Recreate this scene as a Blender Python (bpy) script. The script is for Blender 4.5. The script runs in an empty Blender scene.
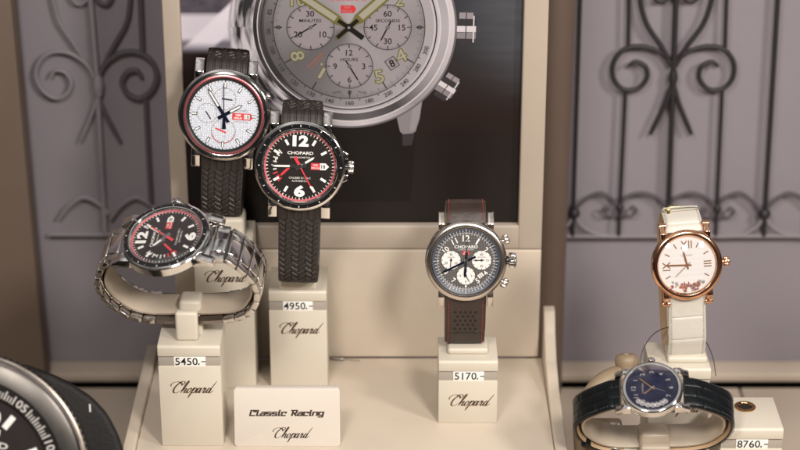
import bpy, bmesh, math, random
from mathutils import Vector, Matrix
random.seed(7)
PI = math.pi
R_ = math.radians
S = 0.01                      # everything below is written in centimetres
scene = bpy.context.scene
COL = scene.collection

# ------------------------------------------------------------------ camera frame (cm)
F = 2050.0                    # focal length in pixels of an 800 px wide picture
PIT = R_(24)
CAM = Vector((0, -90.9, 51.5))
FW = Vector((0, math.cos(PIT), -math.sin(PIT)))
UP = Vector((0, math.sin(PIT), math.cos(PIT)))
RT = Vector((1, 0, 0))


def ray(px, py):
    return FW + RT * ((px - 400) / F) - UP * ((py - 225) / F)


def at_t(px, py, t): return CAM + ray(px, py) * t
def at_Y(px, py, Y):
    d = ray(px, py); return CAM + d * ((Y - CAM.y) / d.y)
def at_z(px, py, z):
    d = ray(px, py); return CAM + d * ((z - CAM.z) / d.z)


# ------------------------------------------------------------------ materials
MATS = {}


def nt(name):
    m = bpy.data.materials.new(name); m.use_nodes = True
    t = m.node_tree
    return m, t, t.nodes['Principled BSDF']


def mat(name, col, rough=.5, metal=0., bump=0., bscale=300., var=0., vscale=20., coat=0., spec=.5, rvar=0., sheen=0.):
    m, t, b = nt(name)
    N, L = t.nodes, t.links
    b.inputs['Base Color'].default_value = (*col, 1)
    b.inputs['Roughness'].default_value = rough
    b.inputs['Metallic'].default_value = metal
    b.inputs['Coat Weight'].default_value = coat
    b.inputs['Coat Roughness'].default_value = .12
    b.inputs['Specular IOR Level'].default_value = spec
    b.inputs['Sheen Weight'].default_value = sheen
    if bump or var or rvar:
        tc = N.new('ShaderNodeTexCoord')
    if bump:
        n = N.new('ShaderNodeTexNoise'); n.inputs['Scale'].default_value = bscale; n.inputs['Detail'].default_value = 4
        L.new(tc.outputs['Object'], n.inputs['Vector'])
        bp = N.new('ShaderNodeBump'); bp.inputs['Strength'].default_value = bump; bp.inputs['Distance'].default_value = .001
        L.new(n.outputs['Fac'], bp.inputs['Height']); L.new(bp.outputs['Normal'], b.inputs['Normal'])
    if var:
        n = N.new('ShaderNodeTexNoise'); n.inputs['Scale'].default_value = vscale; n.inputs['Detail'].default_value = 6
        n.inputs['Roughness'].default_value = .65
        L.new(tc.outputs['Object'], n.inputs['Vector'])
        r = N.new('ShaderNodeValToRGB')
        r.color_ramp.elements[0].position = .3; r.color_ramp.elements[1].position = .7
        r.color_ramp.elements[0].color = (*[c * (1 - var) for c in col], 1)
        r.color_ramp.elements[1].color = (*[min(1, c * (1 + var)) for c in col], 1)
        L.new(n.outputs['Fac'], r.inputs['Fac']); L.new(r.outputs['Color'], b.inputs['Base Color'])
    if rvar:
        n = N.new('ShaderNodeTexNoise'); n.inputs['Scale'].default_value = 90; n.inputs['Detail'].default_value = 5
        L.new(tc.outputs['Object'], n.inputs['Vector'])
        mr = N.new('ShaderNodeMapRange')
        mr.inputs['From Min'].default_value = .3; mr.inputs['From Max'].default_value = .7
        mr.inputs['To Min'].default_value = max(0, rough - rvar); mr.inputs['To Max'].default_value = rough + rvar
        L.new(n.outputs['Fac'], mr.inputs['Value']); L.new(mr.outputs['Result'], b.inputs['Roughness'])
    MATS[name] = m
    return m


mat('cream_lacquer', (.61, .555, .465), .36, bump=.04, bscale=400, var=.045, vscale=25, rvar=.06)
mat('cream_card', (.66, .60, .535), .4, bump=.03, bscale=500, var=.02, vscale=25)
mat('cream_frame', (.41, .345, .285), .42, bump=.04, bscale=350, var=.03, vscale=14, rvar=.06)
mat('cream_board', (.60, .515, .42), .45, bump=.05, bscale=350, var=.045, vscale=14, rvar=.08)
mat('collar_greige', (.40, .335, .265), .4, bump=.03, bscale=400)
mat('groove_shade', (.37, .33, .285), .45)  # shade of the tag groove, put into a darker greige
mat('cream_shelf', (.52, .43, .345), .5, bump=.05, bscale=250, var=.05, vscale=12)
mat('tan_holder', (.25, .185, .12), .5, bump=.06, bscale=200, var=.06, vscale=30)
mat('wall_paint', (.250, .223, .250), .7, bump=.05, bscale=150, var=.05, vscale=5)
mat('brown_wood', (.115, .078, .06), .55, bump=.08, bscale=120, var=.12, vscale=9)
mat('brown_panel', (.165, .117, .09), .6, bump=.06, bscale=120, var=.08, vscale=6)
mat('iron', (.018, .015, .019), .5, bump=.2, bscale=200)
mat('iron_blur_mid', (.085, .073, .086), .6, bump=.2, bscale=200)  # lighter copy of the iron, imitates blurred fading by colour
mat('iron_blur_pale', (.232, .207, .232), .6, bump=.2, bscale=200)  # iron lightened almost to the wall tone, blurred fading painted in
mat('steel', (.70, .675, .65), .2, 1., rvar=.05)
mat('steel_polish', (.78, .755, .73), .09, 1., rvar=.03)
mat('steel_brush', (.30, .265, .235), .33, 1., bump=.05, bscale=900, rvar=.06)
mat('steel_satin', (.078, .072, .067), .34, 1., rvar=.03)
mat('steel_dark', (.16, .15, .145), .22, 1.)
mat('taupe_metal', (.66, .60, .545), .22, 1., bump=.03, bscale=900)
mat('rose_gold', (.80, .45, .28), .14, 1., rvar=.04)
mat('rose_matte', (.52, .25, .14), .3, .8)
mat('yellow_gold', (.75, .60, .22), .25, 1.)
mat('black_ceramic', (.010, .010, .011), .13, coat=.4)
mat('black_dial', (.014, .0105, .010), .35)
mat('diver_dial', (.020, .014, .014), .4)
mat('black_flange', (.012, .011, .011), .4)
mat('black_rubber', (.008, .007, .007), .6, bump=.2, bscale=900, var=.2, vscale=200, spec=.25)
mat('rubber', (.022, .0155, .0125), .5, bump=.1, bscale=800)
mat('white_lume', (.80, .79, .76), .45)
mat('white_print', (.62, .60, .58), .5)
mat('grey_print', (.27, .25, .25), .5)
mat('red_print', (.60, .035, .05), .45)
mat('red_paint', (.66, .05, .06), .3)
mat('red_track', (.50, .10, .12), .45)
mat('red_ring', (.62, .17, .19), .24, .8)
mat('black_print', (.012, .011, .012), .5)
mat('blue_hand', (.012, .016, .04), .15, .5)
mat('blue_flange', (.058, .068, .090), .4)
mat('subdial_white', (.72, .68, .66), .4)
mat('brown_leather', (.036, .022, .017), .5, bump=.35, bscale=350, var=.2, vscale=120)
mat('navy_croc', (.003, .0045, .0055), .33, bump=.15, bscale=400, spec=.3)
mat('white_croc', (.54, .51, .455), .38, bump=.2, bscale=300, var=.04, vscale=60)
mat('tan_lining', (.40, .27, .16), .6, bump=.2, bscale=400)
mat('red_thread', (.30, .035, .03), .7)
mat('pale_thread', (.45, .42, .36), .7)
mat('grey_thread', (.05, .05, .06), .7)
mat('tag_white', (.82, .81, .78), .4)
mat('wire_dark', (.05, .045, .04), .4)
mat('script_ink', (.12, .07, .045), .35, .2)
mat('dark_ink', (.045, .028, .024), .45)
mat('diamond', (.85, .80, .82), .06, .75)
mat('diamond_pink', (.62, .34, .33), .08, .75)
mat('brass', (.42, .25, .11), .2, 1.)
mat('hole', (.006, .005, .004), .6)  # near-black colour standing in for shade inside holes and gaps
# inks of the printed poster (a flat photograph print)
mat('ink_black', (.010, .008, .008), .35, spec=.2)
mat('ink_dark', (.035, .031, .036), .35, spec=.2)
mat('ink_mid', (.12, .108, .118), .35, spec=.2)
mat('ink_grey', (.20, .18, .196), .35, spec=.2)
mat('ink_faint', (.024, .017, .017), .35, spec=.2)
mat('ink_light', (.245, .218, .238), .35, spec=.2)
mat('ink_white', (.52, .485, .52), .35, spec=.2)
mat('ink_lume', (.29, .275, .22), .35, spec=.2)
mat('ink_olive', (.13, .115, .035), .35, spec=.2)
mat('ink_red', (.52, .035, .035), .35, spec=.2)
mat('ink_rust', (.26, .10, .065), .35, spec=.2)


def white_dial():
    m, t, b = nt('white_honeycomb'); N, L = t.nodes, t.links
    tc = N.new('ShaderNodeTexCoord')
    v = N.new('ShaderNodeTexVoronoi'); v.feature = 'DISTANCE_TO_EDGE'; v.inputs['Scale'].default_value = 900; v.inputs['Randomness'].default_value = .45
    L.new(tc.outputs['Object'], v.inputs['Vector'])
    r = N.new('ShaderNodeValToRGB'); r.color_ramp.elements[0].position = .03; r.color_ramp.elements[1].position = .2
    r.color_ramp.elements[0].color = (.42, .45, .53, 1); r.color_ramp.elements[1].color = (.66, .69, .76, 1)
    L.new(v.outputs['Distance'], r.inputs['Fac']); L.new(r.outputs['Color'], b.inputs['Base Color'])
    b.inputs['Roughness'].default_value = .35
    bp = N.new('ShaderNodeBump'); bp.inputs['Strength'].default_value = .4; bp.inputs['Distance'].default_value = .0002
    L.new(v.outputs['Distance'], bp.inputs['Height']); L.new(bp.outputs['Normal'], b.inputs['Normal'])
    MATS['white_honeycomb'] = m


white_dial()


def weave_dial(name, c0, c1, scale):
    m, t, b = nt(name); N, L = t.nodes, t.links
    tc = N.new('ShaderNodeTexCoord')
    c = N.new('ShaderNodeTexChecker'); c.inputs['Scale'].default_value = scale
    c.inputs['Color1'].default_value = (*c0, 1); c.inputs['Color2'].default_value = (*c1, 1)
    mp = N.new('ShaderNodeMapping'); mp.inputs['Rotation'].default_value = (0, 0, R_(45)); mp.inputs['Location'].default_value = (.1, .1, .0013)
    L.new(tc.outputs['Object'], mp.inputs['Vector']); L.new(mp.outputs['Vector'], c.inputs['Vector'])
    L.new(c.outputs['Color'], b.inputs['Base Color'])
    b.inputs['Roughness'].default_value = .38; b.inputs['Metallic'].default_value = .25
    MATS[name] = m


weave_dial('guilloche_dial', (.165, .152, .148), (.070, .066, .067), 1700)
mat('blue_dial', (.006, .007, .030), .3, .2, var=.5, vscale=250)
mat('pearl_dial', (.66, .60, .57), .3, var=.06, vscale=120)


def pearl():
    m, t, b = nt('pearl_dial'); N, L = t.nodes, t.links
    tc = N.new('ShaderNodeTexCoord')
    w = N.new('ShaderNodeTexWave'); w.wave_type = 'RINGS'; w.inputs['Scale'].default_value = 120; w.inputs['Distortion'].default_value = 3
    L.new(tc.outputs['Object'], w.inputs['Vector'])
    r = N.new('ShaderNodeValToRGB')
    r.color_ramp.elements[0].color = (.615, .59, .58, 1); r.color_ramp.elements[1].color = (.635, .61, .60, 1)
    L.new(w.outputs['Fac'], r.inputs['Fac']); L.new(r.outputs['Color'], b.inputs['Base Color'])
    b.inputs['Roughness'].default_value = .3
    MATS['pearl_dial'] = m


pearl()


def crystal(name, gain=1., rough=.02):
    m, t, b = nt(name); N, L = t.nodes, t.links
    N.remove(b)
    out = N['Material Output']
    tr = N.new('ShaderNodeBsdfTransparent'); gl = N.new('ShaderNodeBsdfGlossy'); gl.inputs['Roughness'].default_value = rough
    fr = N.new('ShaderNodeFresnel'); fr.inputs['IOR'].default_value = 1.45
    mu = N.new('ShaderNodeMath'); mu.operation = 'MULTIPLY'; mu.inputs[1].default_value = gain
    mx = N.new('ShaderNodeMixShader')
    L.new(fr.outputs[0], mu.inputs[0]); L.new(mu.outputs[0], mx.inputs[0]); L.new(tr.outputs[0], mx.inputs[1]); L.new(gl.outputs[0], mx.inputs[2])
    L.new(mx.outputs[0], out.inputs['Surface'])
    MATS[name] = m


crystal('crystal_coated', .2)
crystal('crystal_plain', 1.25, .03)
crystal('crystal_soft', .7, .03)


# ------------------------------------------------------------------ mesh builder
class MB:
    def __init__(s):
        s.v = []; s.f = []; s.fm = []; s.mats = []; s.M = Matrix.Identity(4)

    def mi(s, m):
        if m not in s.mats: s.mats.append(m)
        return s.mats.index(m)

    def add(s, verts, faces, m):
        o = len(s.v); k = s.mi(m)
        s.v += [tuple(s.M @ Vector(p)) for p in verts]
        for f in faces:
            s.f.append([i + o for i in f]); s.fm.append(k)

    def lathe(s, prof, m, seg=96, c=(0, 0), sq=1.0):
        vs = []; rows = []
        for r, z in prof:
            if r < 1e-6:
                rows.append([len(vs)] * seg); vs.append((c[0], c[1], z))
            else:
                rows.append([len(vs) + i for i in range(seg)])
                vs += [(c[0] + r * math.sin(2 * PI * i / seg), c[1] + sq * r * math.cos(2 * PI * i / seg), z) for i in range(seg)]
        fs = []
        for a, b in zip(rows, rows[1:]):
            for i in range(seg):
                j = (i + 1) % seg
                q = [a[i], b[i], b[j], a[j]]
                q = [x for n, x in enumerate(q) if x not in q[:n]]
                if len(q) > 2: fs.append(q)
        s.add(vs, fs, m)

    def prism(s, pts, z0, z1, m):
        n = len(pts)
        vs = [(x, y, z0) for x, y in pts] + [(x, y, z1) for x, y in pts]
        fs = [list(range(n, 2 * n)), list(range(n))[::-1]] + [[i, (i + 1) % n, n + (i + 1) % n, n + i] for i in range(n)]
        s.add(vs, fs, m)

    def flat(s, pts, z, m):
        s.add([(x, y, z) for x, y in pts], [list(range(len(pts)))], m)

    def ring(s, r0, r1, z, m, seg=96, a0=0, a1=360, c=(0, 0)):
        vs = []; fs = []; full = abs(a1 - a0) >= 359.9
        n = seg if full else seg + 1
        for i in range(n):
            a = R_(a0 + (a1 - a0) * i / seg)
            vs += [(c[0] + r0 * math.sin(a), c[1] + r0 * math.cos(a), z), (c[0] + r1 * math.sin(a), c[1] + r1 * math.cos(a), z)]
        for i in range(seg):
            j = (i + 1) % n
            fs.append([2 * i, 2 * j, 2 * j + 1, 2 * i + 1])
        s.add(vs, fs, m)

    def disc(s, r, z, m, c=(0, 0), seg=64):
        s.flat([(c[0] - r * math.sin(2 * PI * i / seg), c[1] + r * math.cos(2 * PI * i / seg)) for i in range(seg)], z, m)

    def tick(s, ang, r0, r1, w, z, m, c=(0, 0), th=0.):
        a = R_(ang); d = (math.sin(a), math.cos(a)); n = (math.cos(a), -math.sin(a))
        P = lambda r, k: (c[0] + d[0] * r + n[0] * w * k / 2, c[1] + d[1] * r + n[1] * w * k / 2)
        pts = [P(r0, -1), P(r0, 1), P(r1, 1), P(r1, -1)]
        if th: s.prism(pts, z, z + th, m)
        else: s.flat(pts, z, m)

    def hand(s, ang, shape, z, th, m, c=(0, 0)):
        a = R_(ang); ca, sa = math.cos(a), math.sin(a)
        pts = [(c[0] + x * ca + y * sa, c[1] - x * sa + y * ca) for x, y in shape]
        s.prism(pts, z, z + th, m)

    def tube(s, path, r, m, seg=8, rr=None):
        path = [Vector(p) for p in path]; n = len(path); vs = []; fs = []; prev = None
        for i, p in enumerate(path):
            t = (path[min(i + 1, n - 1)] - path[max(i - 1, 0)]).normalized()
            if prev is None:
                prev = t.orthogonal().normalized()
            u = (prev - t * prev.dot(t)).normalized(); prev = u; w = t.cross(u)
            q = rr[i] if rr else r
            vs += [tuple(p + (u * math.cos(2 * PI * k / seg) + w * math.sin(2 * PI * k / seg)) * q) for k in range(seg)]
        for i in range(n - 1):
            for k in range(seg):
                l = (k + 1) % seg
                fs.append([i * seg + k, i * seg + l, (i + 1) * seg + l, (i + 1) * seg + k])
        fs.append(list(range(seg))[::-1]); fs.append([(n - 1) * seg + k for k in range(seg)])
        s.add(vs, fs, m)

    def bm(s, bmh, m):
        bmh.verts.index_update()
        s.add([tuple(v.co) for v in bmh.verts], [[v.index for v in f.verts] for f in bmh.faces], m)
        bmh.free()

    def rbox(s, c, size, m, bev=.05, seg=3, M=None):
        b = bmesh.new(); bmesh.ops.create_cube(b, size=1)
        for v in b.verts: v.co = Vector((v.co.x * size[0], v.co.y * size[1], v.co.z * size[2]))
        if bev: bmesh.ops.bevel(b, geom=b.edges[:], offset=bev, segments=seg, profile=.5, affect='EDGES')
        X = Matrix.Translation(c) @ (M if M else Matrix.Identity(4))
        for v in b.verts: v.co = X @ v.co
        s.bm(b, m)

    def bprism(s, pts, x0, x1, m, bev=.04, seg=2, axis='X'):
        """a profile in (a, b) pushed along one axis, all edges rounded"""
        b = bmesh.new()
        def P(k, a, c): return (k, a, c) if axis == 'X' else ((a, k, c) if axis == 'Y' else (a, c, k))
        A = [b.verts.new(P(x0, *p)) for p in pts]; B = [b.verts.new(P(x1, *p)) for p in pts]
        n = len(pts)
        b.faces.new(A); b.faces.new(B[::-1])
        for i in range(n): b.faces.new((A[i], B[i], B[(i + 1) % n], A[(i + 1) % n]))
        bmesh.ops.recalc_face_normals(b, faces=b.faces[:])
        if bev: bmesh.ops.bevel(b, geom=b.edges[:], offset=bev, segments=seg, profile=.5, affect='EDGES', clamp_overlap=True)
        s.bm(b, m)

    def text(s, txt, size, x, y, z, m, rot=0, bold=0., shear=0., xs=1., sp=1.):
        vs, fs, w, h = glyphs(txt, bold, sp)
        a = R_(rot); ca, sa = math.cos(a), math.sin(a); out = []
        for px, py in vs:
            X = ((px - w / 2) * xs + (py - .35) * shear) * size; Y = (py - .35) * size
            out.append((x + X * ca + Y * sa, y - X * sa + Y * ca, z))
        s.add(out, fs, m)

    def script(s, size, x, y, z, m, wt=.11, shear=.55):
        for st in SCRIPT:
            p = smooth(st, 14); n = len(p); L = []; Rr = []
            for i, q in enumerate(p):
                a = p[max(i - 1, 0)]; b = p[min(i + 1, n - 1)]
                t = Vector((b[0] - a[0], b[1] - a[1]));
                if t.length < 1e-9: t = Vector((1, 0))
                t.normalize(); e = min(i, n - 1 - i) / (n - 1)
                k = wt * (.35 + .75 * abs(t.y)) * (.5 + .5 * min(1, e * 8)) * (1.15 if t.y < 0 else .72)
                nx, ny = -t.y * k / 2, t.x * k / 2
                for lst, sg in ((L, 1), (Rr, -1)):
                    X = q[0] + sg * nx; Y = q[1] + sg * ny
                    lst.append((x + (X - 3.2 + Y * shear) * size, y + (Y - .6) * size, z))
            vs = L + Rr; s.add(vs, [[i, i + 1, n + i + 1, n + i] for i in range(n - 1)], m)

    def build(s, name, parent=None, angle=38, M=None):
        me = bpy.data.meshes.new(name)
        me.from_pydata([(a * S, b * S, c * S) for a, b, c in s.v], [], s.f)
        for m in s.mats: me.materials.append(MATS[m])
        me.polygons.foreach_set('material_index', s.fm)
        me.polygons.foreach_set('use_smooth', [True] * len(s.f))
        me.update(); me.set_sharp_from_angle(angle=R_(angle))
        o = bpy.data.objects.new(name, me); COL.objects.link(o)
        if parent: o.parent = parent
        if M is not None: o.matrix_local = M
        return o


def smooth(pts, k=8, closed=False):
    n = len(pts); out = []
    P = [Vector(p) for p in pts]
    g = (lambda i: P[i % n]) if closed else (lambda i: P[i] if 0 <= i < n else (P[0] * 2 - P[1] if i < 0 else P[-1] * 2 - P[-2]))
    for i in range(n if closed else n - 1):
        a, b, c, d = g(i - 1), g(i), g(i + 1), g(i + 2)
        for j in range(k):
            t = j / k
            out.append(.5 * (2 * b + (c - a) * t + (2 * a - 5 * b + 4 * c - d) * t * t + (3 * b - a - 3 * c + d) * t ** 3))
    if not closed: out.append(P[-1])
    return out


GL = {}


def glyphs(txt, bold, sp):
    k = (txt, bold, sp)
    if k in GL: return GL[k]
    cu = bpy.data.curves.new('lettering', 'FONT'); cu.body = txt; cu.size = 1; cu.offset = bold; cu.space_character = sp
    cu.resolution_u = 3; cu.fill_mode = 'FRONT' if hasattr(cu, 'fill_mode') else cu.fill_mode
    o = bpy.data.objects.new('lettering', cu); COL.objects.link(o)
    dg = bpy.context.evaluated_depsgraph_get(); e = o.evaluated_get(dg); me = e.to_mesh()
    vs = [(v.co.x, v.co.y) for v in me.vertices]; fs = [list(p.vertices) for p in me.polygons]
    e.to_mesh_clear(); bpy.data.objects.remove(o); bpy.data.curves.remove(cu)
    xs = [p[0] for p in vs]; x0, x1 = min(xs), max(xs)
    GL[k] = ([(a - x0, b) for a, b in vs], fs, x1 - x0, .7)
    return GL[k]


SCRIPT = [
    [(-.55, 1.15), (-.75, 1.55), (-.45, 1.95), (.2, 2.05), (.9, 1.75), (1.1, 1.35)],
    [(1.15, 1.45), (1.35, 1.8), (1.2, 2.1), (.8, 2.1), (.35, 1.6), (.12, .9), (.3, .2), (.8, 0), (1.4, .4)],
    [(1.35, .35), (1.75, 1.0), (1.95, 1.9), (1.85, 2.2), (1.68, 1.8), (1.62, 0)],
    [(1.63, .25), (1.88, .82), (2.1, .8), (2.08, .2), (2.25, .03), (2.5, .4)],
    [(2.75, .9), (2.5, .6), (2.5, .2), (2.72, 0), (2.98, .35), (2.98, .7), (2.75, .9), (3.1, .72)],
    [(3.2, .6), (3.38, .95), (3.3, .3), (3.22, -.9)],
    [(3.3, .4), (3.55, .9), (3.85, .75), (3.8, .2), (3.55, 0), (3.32, .15)],
    [(4.5, .78), (4.25, .9), (4.02, .45), (4.15, .03), (4.42, .35), (4.55, .9), (4.5, .2), (4.65, .02), (4.9, .45)],
    [(4.9, .45), (5.02, .98), (5.08, .75), (5.3, .8), (5.22, .2), (5.38, .02), (5.62, .4)],
    [(6.12, .78), (5.88, .9), (5.66, .45), (5.8, .03), (6.08, .35), (6.25, 1.2), (6.42, 2.15)],
    [(6.2, .9), (6.15, .2), (6.32, 0), (6.75, .4)],
]


def tag(o, label=None, cat=None, group=None, kind=None):
    if label: o['label'] = label
    if cat: o['category'] = cat
    if group: o['group'] = group
    if kind: o['kind'] = kind
    return o


def empty(name, M):
    o = bpy.data.objects.new(name, None); COL.objects.link(o)
    o.empty_display_size = .005
    M = M.copy(); M.translation = M.translation * S
    o.matrix_world = M
    return o


def T(x, y, z): return Matrix.Translation((x, y, z))


def axes(xv, yv, P):
    y = Vector(yv).normalized(); x = Vector(xv); x = (x - y * x.dot(y)).normalized(); z = x.cross(y)
    M = Matrix((x, y, z)).transposed().to_4x4(); M.translation = P
    return M


def face_pose(P, yaw=0, elev=10, roll=0):
    """dial looking towards the viewer, tipped up by elev, turned by yaw, clockwise by roll (degrees)"""
    n = Vector((math.sin(R_(yaw)) * math.cos(R_(elev)), -math.cos(R_(yaw)) * math.cos(R_(elev)), math.sin(R_(elev))))
    u = Vector((0, 0, 1)); u = (u - n * u.dot(n)).normalized(); x = u.cross(n)
    a = R_(roll); y = u * math.cos(a) + x * math.sin(a); x2 = x * math.cos(a) - u * math.sin(a)
    return axes(x2, y, P)


def cam_axes(xc, yc, P):
    """pose from directions given as (right, up, towards the viewer)"""
    B = -FW
    w = lambda c: RT * c[0] + UP * c[1] + B * c[2]
    return axes(w(xc), w(yc), P)


# ------------------------------------------------------------------ straps
def resample(path, n, closed=False):
    p = smooth([(a, b, 0) for a, b in path], 16, closed)
    if closed: p.append(p[0])
    d = [0]
    for a, b in zip(p, p[1:]): d.append(d[-1] + (b - a).length)
    out = []; j = 0
    for i in range(n):
        s = d[-1] * i / (n - 1)
        while j < len(d) - 2 and d[j + 1] < s: j += 1
        k = (s - d[j]) / max(1e-9, d[j + 1] - d[j])
        out.append(p[j].lerp(p[j + 1], k))
    return out, d[-1]


def sweep(mb, path, width, th, m, n=120, nu=16, disp=None, lining=None, crown=.25):
    """a band along a path in the local (y, z) plane; width(v) across x"""
    p, L = resample(path, n); cy = sum(q.x for q in p) / n; cz = sum(q.y for q in p) / n
    vs = []; fs = []; fl = []; row = 2 * (nu + 1)
    for i, q in enumerate(p):
        t = (p[min(i + 1, n - 1)] - p[max(i - 1, 0)]).normalized()
        nn = Vector((-t.y, t.x))
        if nn.x * (q.x - cy) + nn.y * (q.y - cz) < 0: nn = -nn
        v = i / (n - 1) * L; w = width(i / (n - 1))
        for k in range(nu + 1):
            u = -1 + 2 * k / nu
            h = th / 2 * (1 - crown * abs(u) ** 6) + (disp(u, v, L) if disp else 0)
            vs.append((u * w / 2, q.x + nn.x * h, q.y + nn.y * h))
        for k in range(nu + 1):
            u = 1 - 2 * k / nu
            h = -th / 2 * (1 - crown * abs(u) ** 6)
            vs.append((u * w / 2, q.x + nn.x * h, q.y + nn.y * h))
    for i in range(n - 1):
        for k in range(row):
            l = (k + 1) % row
            f = [i * row + k, i * row + l, (i + 1) * row + l, (i + 1) * row + k]
            (fl if (lining and nu + 1 <= k < row - 1) else fs).append(f)
    fs.append(list(range(row))[::-1]); fs.append([(n - 1) * row + k for k in range(row)])
    o = len(mb.v)
    mb.add(vs, fs, m)
    if lining:
        k = mb.mi(lining)
        for f in fl: mb.f.append([i + o for i in f]); mb.fm.append(k)
    return p, L


def stitches(mb, path, x, th, m, step=.16, ln=.1, skip=0.0, upto=1e9):
    p, L = resample(path, 400); cy = sum(q.x for q in p) / 400; cz = sum(q.y for q in p) / 400
    s = skip
    while s < min(L - skip, upto):
        pts = []
        for e in (s, s + ln / 2, s + ln):
            i = min(398, max(1, int(e / L * 399))); q = p[i]; t = (p[i + 1] - p[i - 1]).normalized(); nn = Vector((-t.y, t.x))
            if nn.x * (q.x - cy) + nn.y * (q.y - cz) < 0: nn = -nn
            h = th / 2 + (.012 if e == s + ln / 2 else 0)
            pts.append((x, q.x + nn.x * h, q.y + nn.y * h))
        mb.tube(pts, .018, m, 5)
        s += step


def tread(u, v, L):
    """tyre tread: slanted blocks in columns, with long grooves near the watch head"""
    c = (u * .98 + 1) / 2 * 6; k = int(c); fu = c - k
    if abs(u) > .9: return -.012
    if v < .75 or v > L - .75:
        return -.045 if (fu < .3) else 0
    s = (v / .27 + (fu - .5) * (1 if k % 2 else -1) * .75 + (.5 if k % 2 else 0)) % 1
    return (-.05 if s < .36 else 0) + (-.03 if fu < .10 else 0)


def croc(nc, pitch, depth):
    def f(u, v, L):
        c = (u + 1) / 2 * nc; fu = abs((c % 1) - .5) * 2
        off = .37 if int(c) % 2 else 0
        fv = abs(((v / pitch + off) % 1) - .5) * 2
        return -depth * max(max(0, (fu - .78) / .22) ** 1.5, max(0, (fv - .86) / .14) ** 1.5) + .012 * (1 - fu * fu)
    return f


def upright_loop(yl, zl, bottom, top, depth, lean=.5):
    """lower strap from the lower lugs round the back to the upper lugs"""
    b = -bottom
    return [(-yl + .3, zl + .12), (-yl, zl), (-yl - .5, zl - .12), ((-yl - .5 + b) / 2, zl - lean * .55), (b + .7, zl - lean * .95), (b + .16, zl - lean - .35),
            (b, zl - lean - .9), (b + .2, -depth + .55), (b + 1.0, -depth + .05), (-1, -depth), (top - 1.5, -depth + .25), (top - .35, -depth + 1.0),
            (top, -depth + 1.75), (top - .12, zl - .75), (yl + .25, zl - .18), (yl, zl), (yl - .3, zl + .12)]


def lying_loop(yl, zl, half, depth):
    h = half; d = -depth
    return [(-yl, zl), (-yl - .75, zl - .25), (-h + .28, d * .33), (-h, d * .52), (-h + .35, d * .76), (-h + 1.4, d * .95), (0, d), (h - 1.4, d * .95),
            (h - .35, d * .76), (h, d * .52), (h - .28, d * .33), (yl + .75, zl - .25), (yl, zl)]


def inset(path, k):
    cy = sum(a for a, b in path) / len(path); cz = sum(b for a, b in path) / len(path)
    out = []
    for a, b in path:
        d = Vector((a - cy, b - cz)); l = d.length
        d = d * ((l - k) / l); out.append((cy + d.x, cz + d.y))
    return out


# ------------------------------------------------------------------ watch parts
def lugs(mb, R, xw, reach, m, lw=.40, drop=.55, topz=.02, y0=.70):
    """four horns; xw = half the strap width at the case"""
    for sx in (-1, 1):
        for sy in (-1, 1):
            pts = [(y0 * R, topz), (.92 * R, topz + .01), (reach - .28, topz - .16), (reach - .05, topz - drop * .6), (reach, -drop - .05),
                   (reach - .16, -drop - .14), (reach - .42, -drop - .02), (y0 * R, -.5)]
            pts = [(sy * a, b) for a, b in pts]
            x0, x1 = sorted((sx * (xw + .03), sx * (xw + .03 + lw)))
            mb.bprism(pts, x0, x1, m, .035, 2)


def crown(root, M, r, l, m, teeth=22, neck=.16, dark='steel_dark', name='crown'):
    """axis along local z of M, starting at its origin"""
    b = MB(); b.M = M
    b.lathe([(0, 0), (r * .55, 0), (r * .55, neck), (r * .9, neck + .01)], dark if dark else m, 32)
    vs = []; seg = teeth * 4
    prof = [(r * .9, neck), (r, neck + .04), (r, neck + l - .05), (r * .9, neck + l)]
    rows = []
    for rr, z in prof:
        rows.append(len(vs))
        for i in range(seg):
            g = 1 if i % 4 < 2 else .9
            vs.append((rr * g * math.cos(2 * PI * i / seg), rr * g * math.sin(2 * PI * i / seg), z))
    fs = []
    for a, c in zip(rows, rows[1:]):
        for i in range(seg):
            j = (i + 1) % seg; fs.append([a + i, a + j, c + j, c + i])
    fs.append([rows[-1] + i for i in range(seg)]); b.add(vs, fs, m)
    b.lathe([(r * .75, neck + l + .001), (r * .6, neck + l + .03), (0, neck + l + .04)], m, 32)
    return b.build(name, root)


def radial(ang, r, z):
    """frame whose z axis points outwards in the dial plane at a clock angle"""
    a = R_(ang); d = Vector((math.sin(a), math.cos(a), 0)); u = Vector((0, 0, 1)); x = u.cross(d)
    M = Matrix((x, u, d)).transposed().to_4x4(); M.translation = d * r + u * z
    return M


def pusher(root, ang, r, z, m, pr=.16, l=.26, stem=.2, cap=None):
    b = MB(); b.M = radial(ang, r - .12, z)
    b.lathe([(pr * .62, 0), (pr * .62, .12 + stem)], m, 24)
    b.lathe([(pr * .6, .12 + stem), (pr, .13 + stem), (pr * 1.08, .12 + stem + l * .5), (pr, .12 + stem + l - .03), (pr * .85, .12 + stem + l), (0, .12 + stem + l + .005)], cap or m, 24)
    return b.build('pusher', root)


def baton(l, w, tail=.3, tip=.6):
    return [(-w / 2, -tail), (w / 2, -tail), (w / 2, l * .82), (w * tip / 2, l * .9), (0, l), (-w * tip / 2, l * .9), (-w / 2, l * .82)]


def lume_hand(root, name, ang, l, w, z, mb_frame, mb_fill, tail=.35, base=.0):
    b = MB()
    b.hand(ang, baton(l, w, tail), z, .02, mb_frame)
    b.hand(ang, [(-w * .27, l * .34), (w * .27, l * .34), (w * .27, l * .82), (0, l * .93), (-w * .27, l * .82)], z + .021, .006, mb_fill)
    b.lathe([(0, z + .03), (w * .8, z + .028), (w * .8, z)], mb_frame, 24)
    return b.build(name, root)


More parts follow.
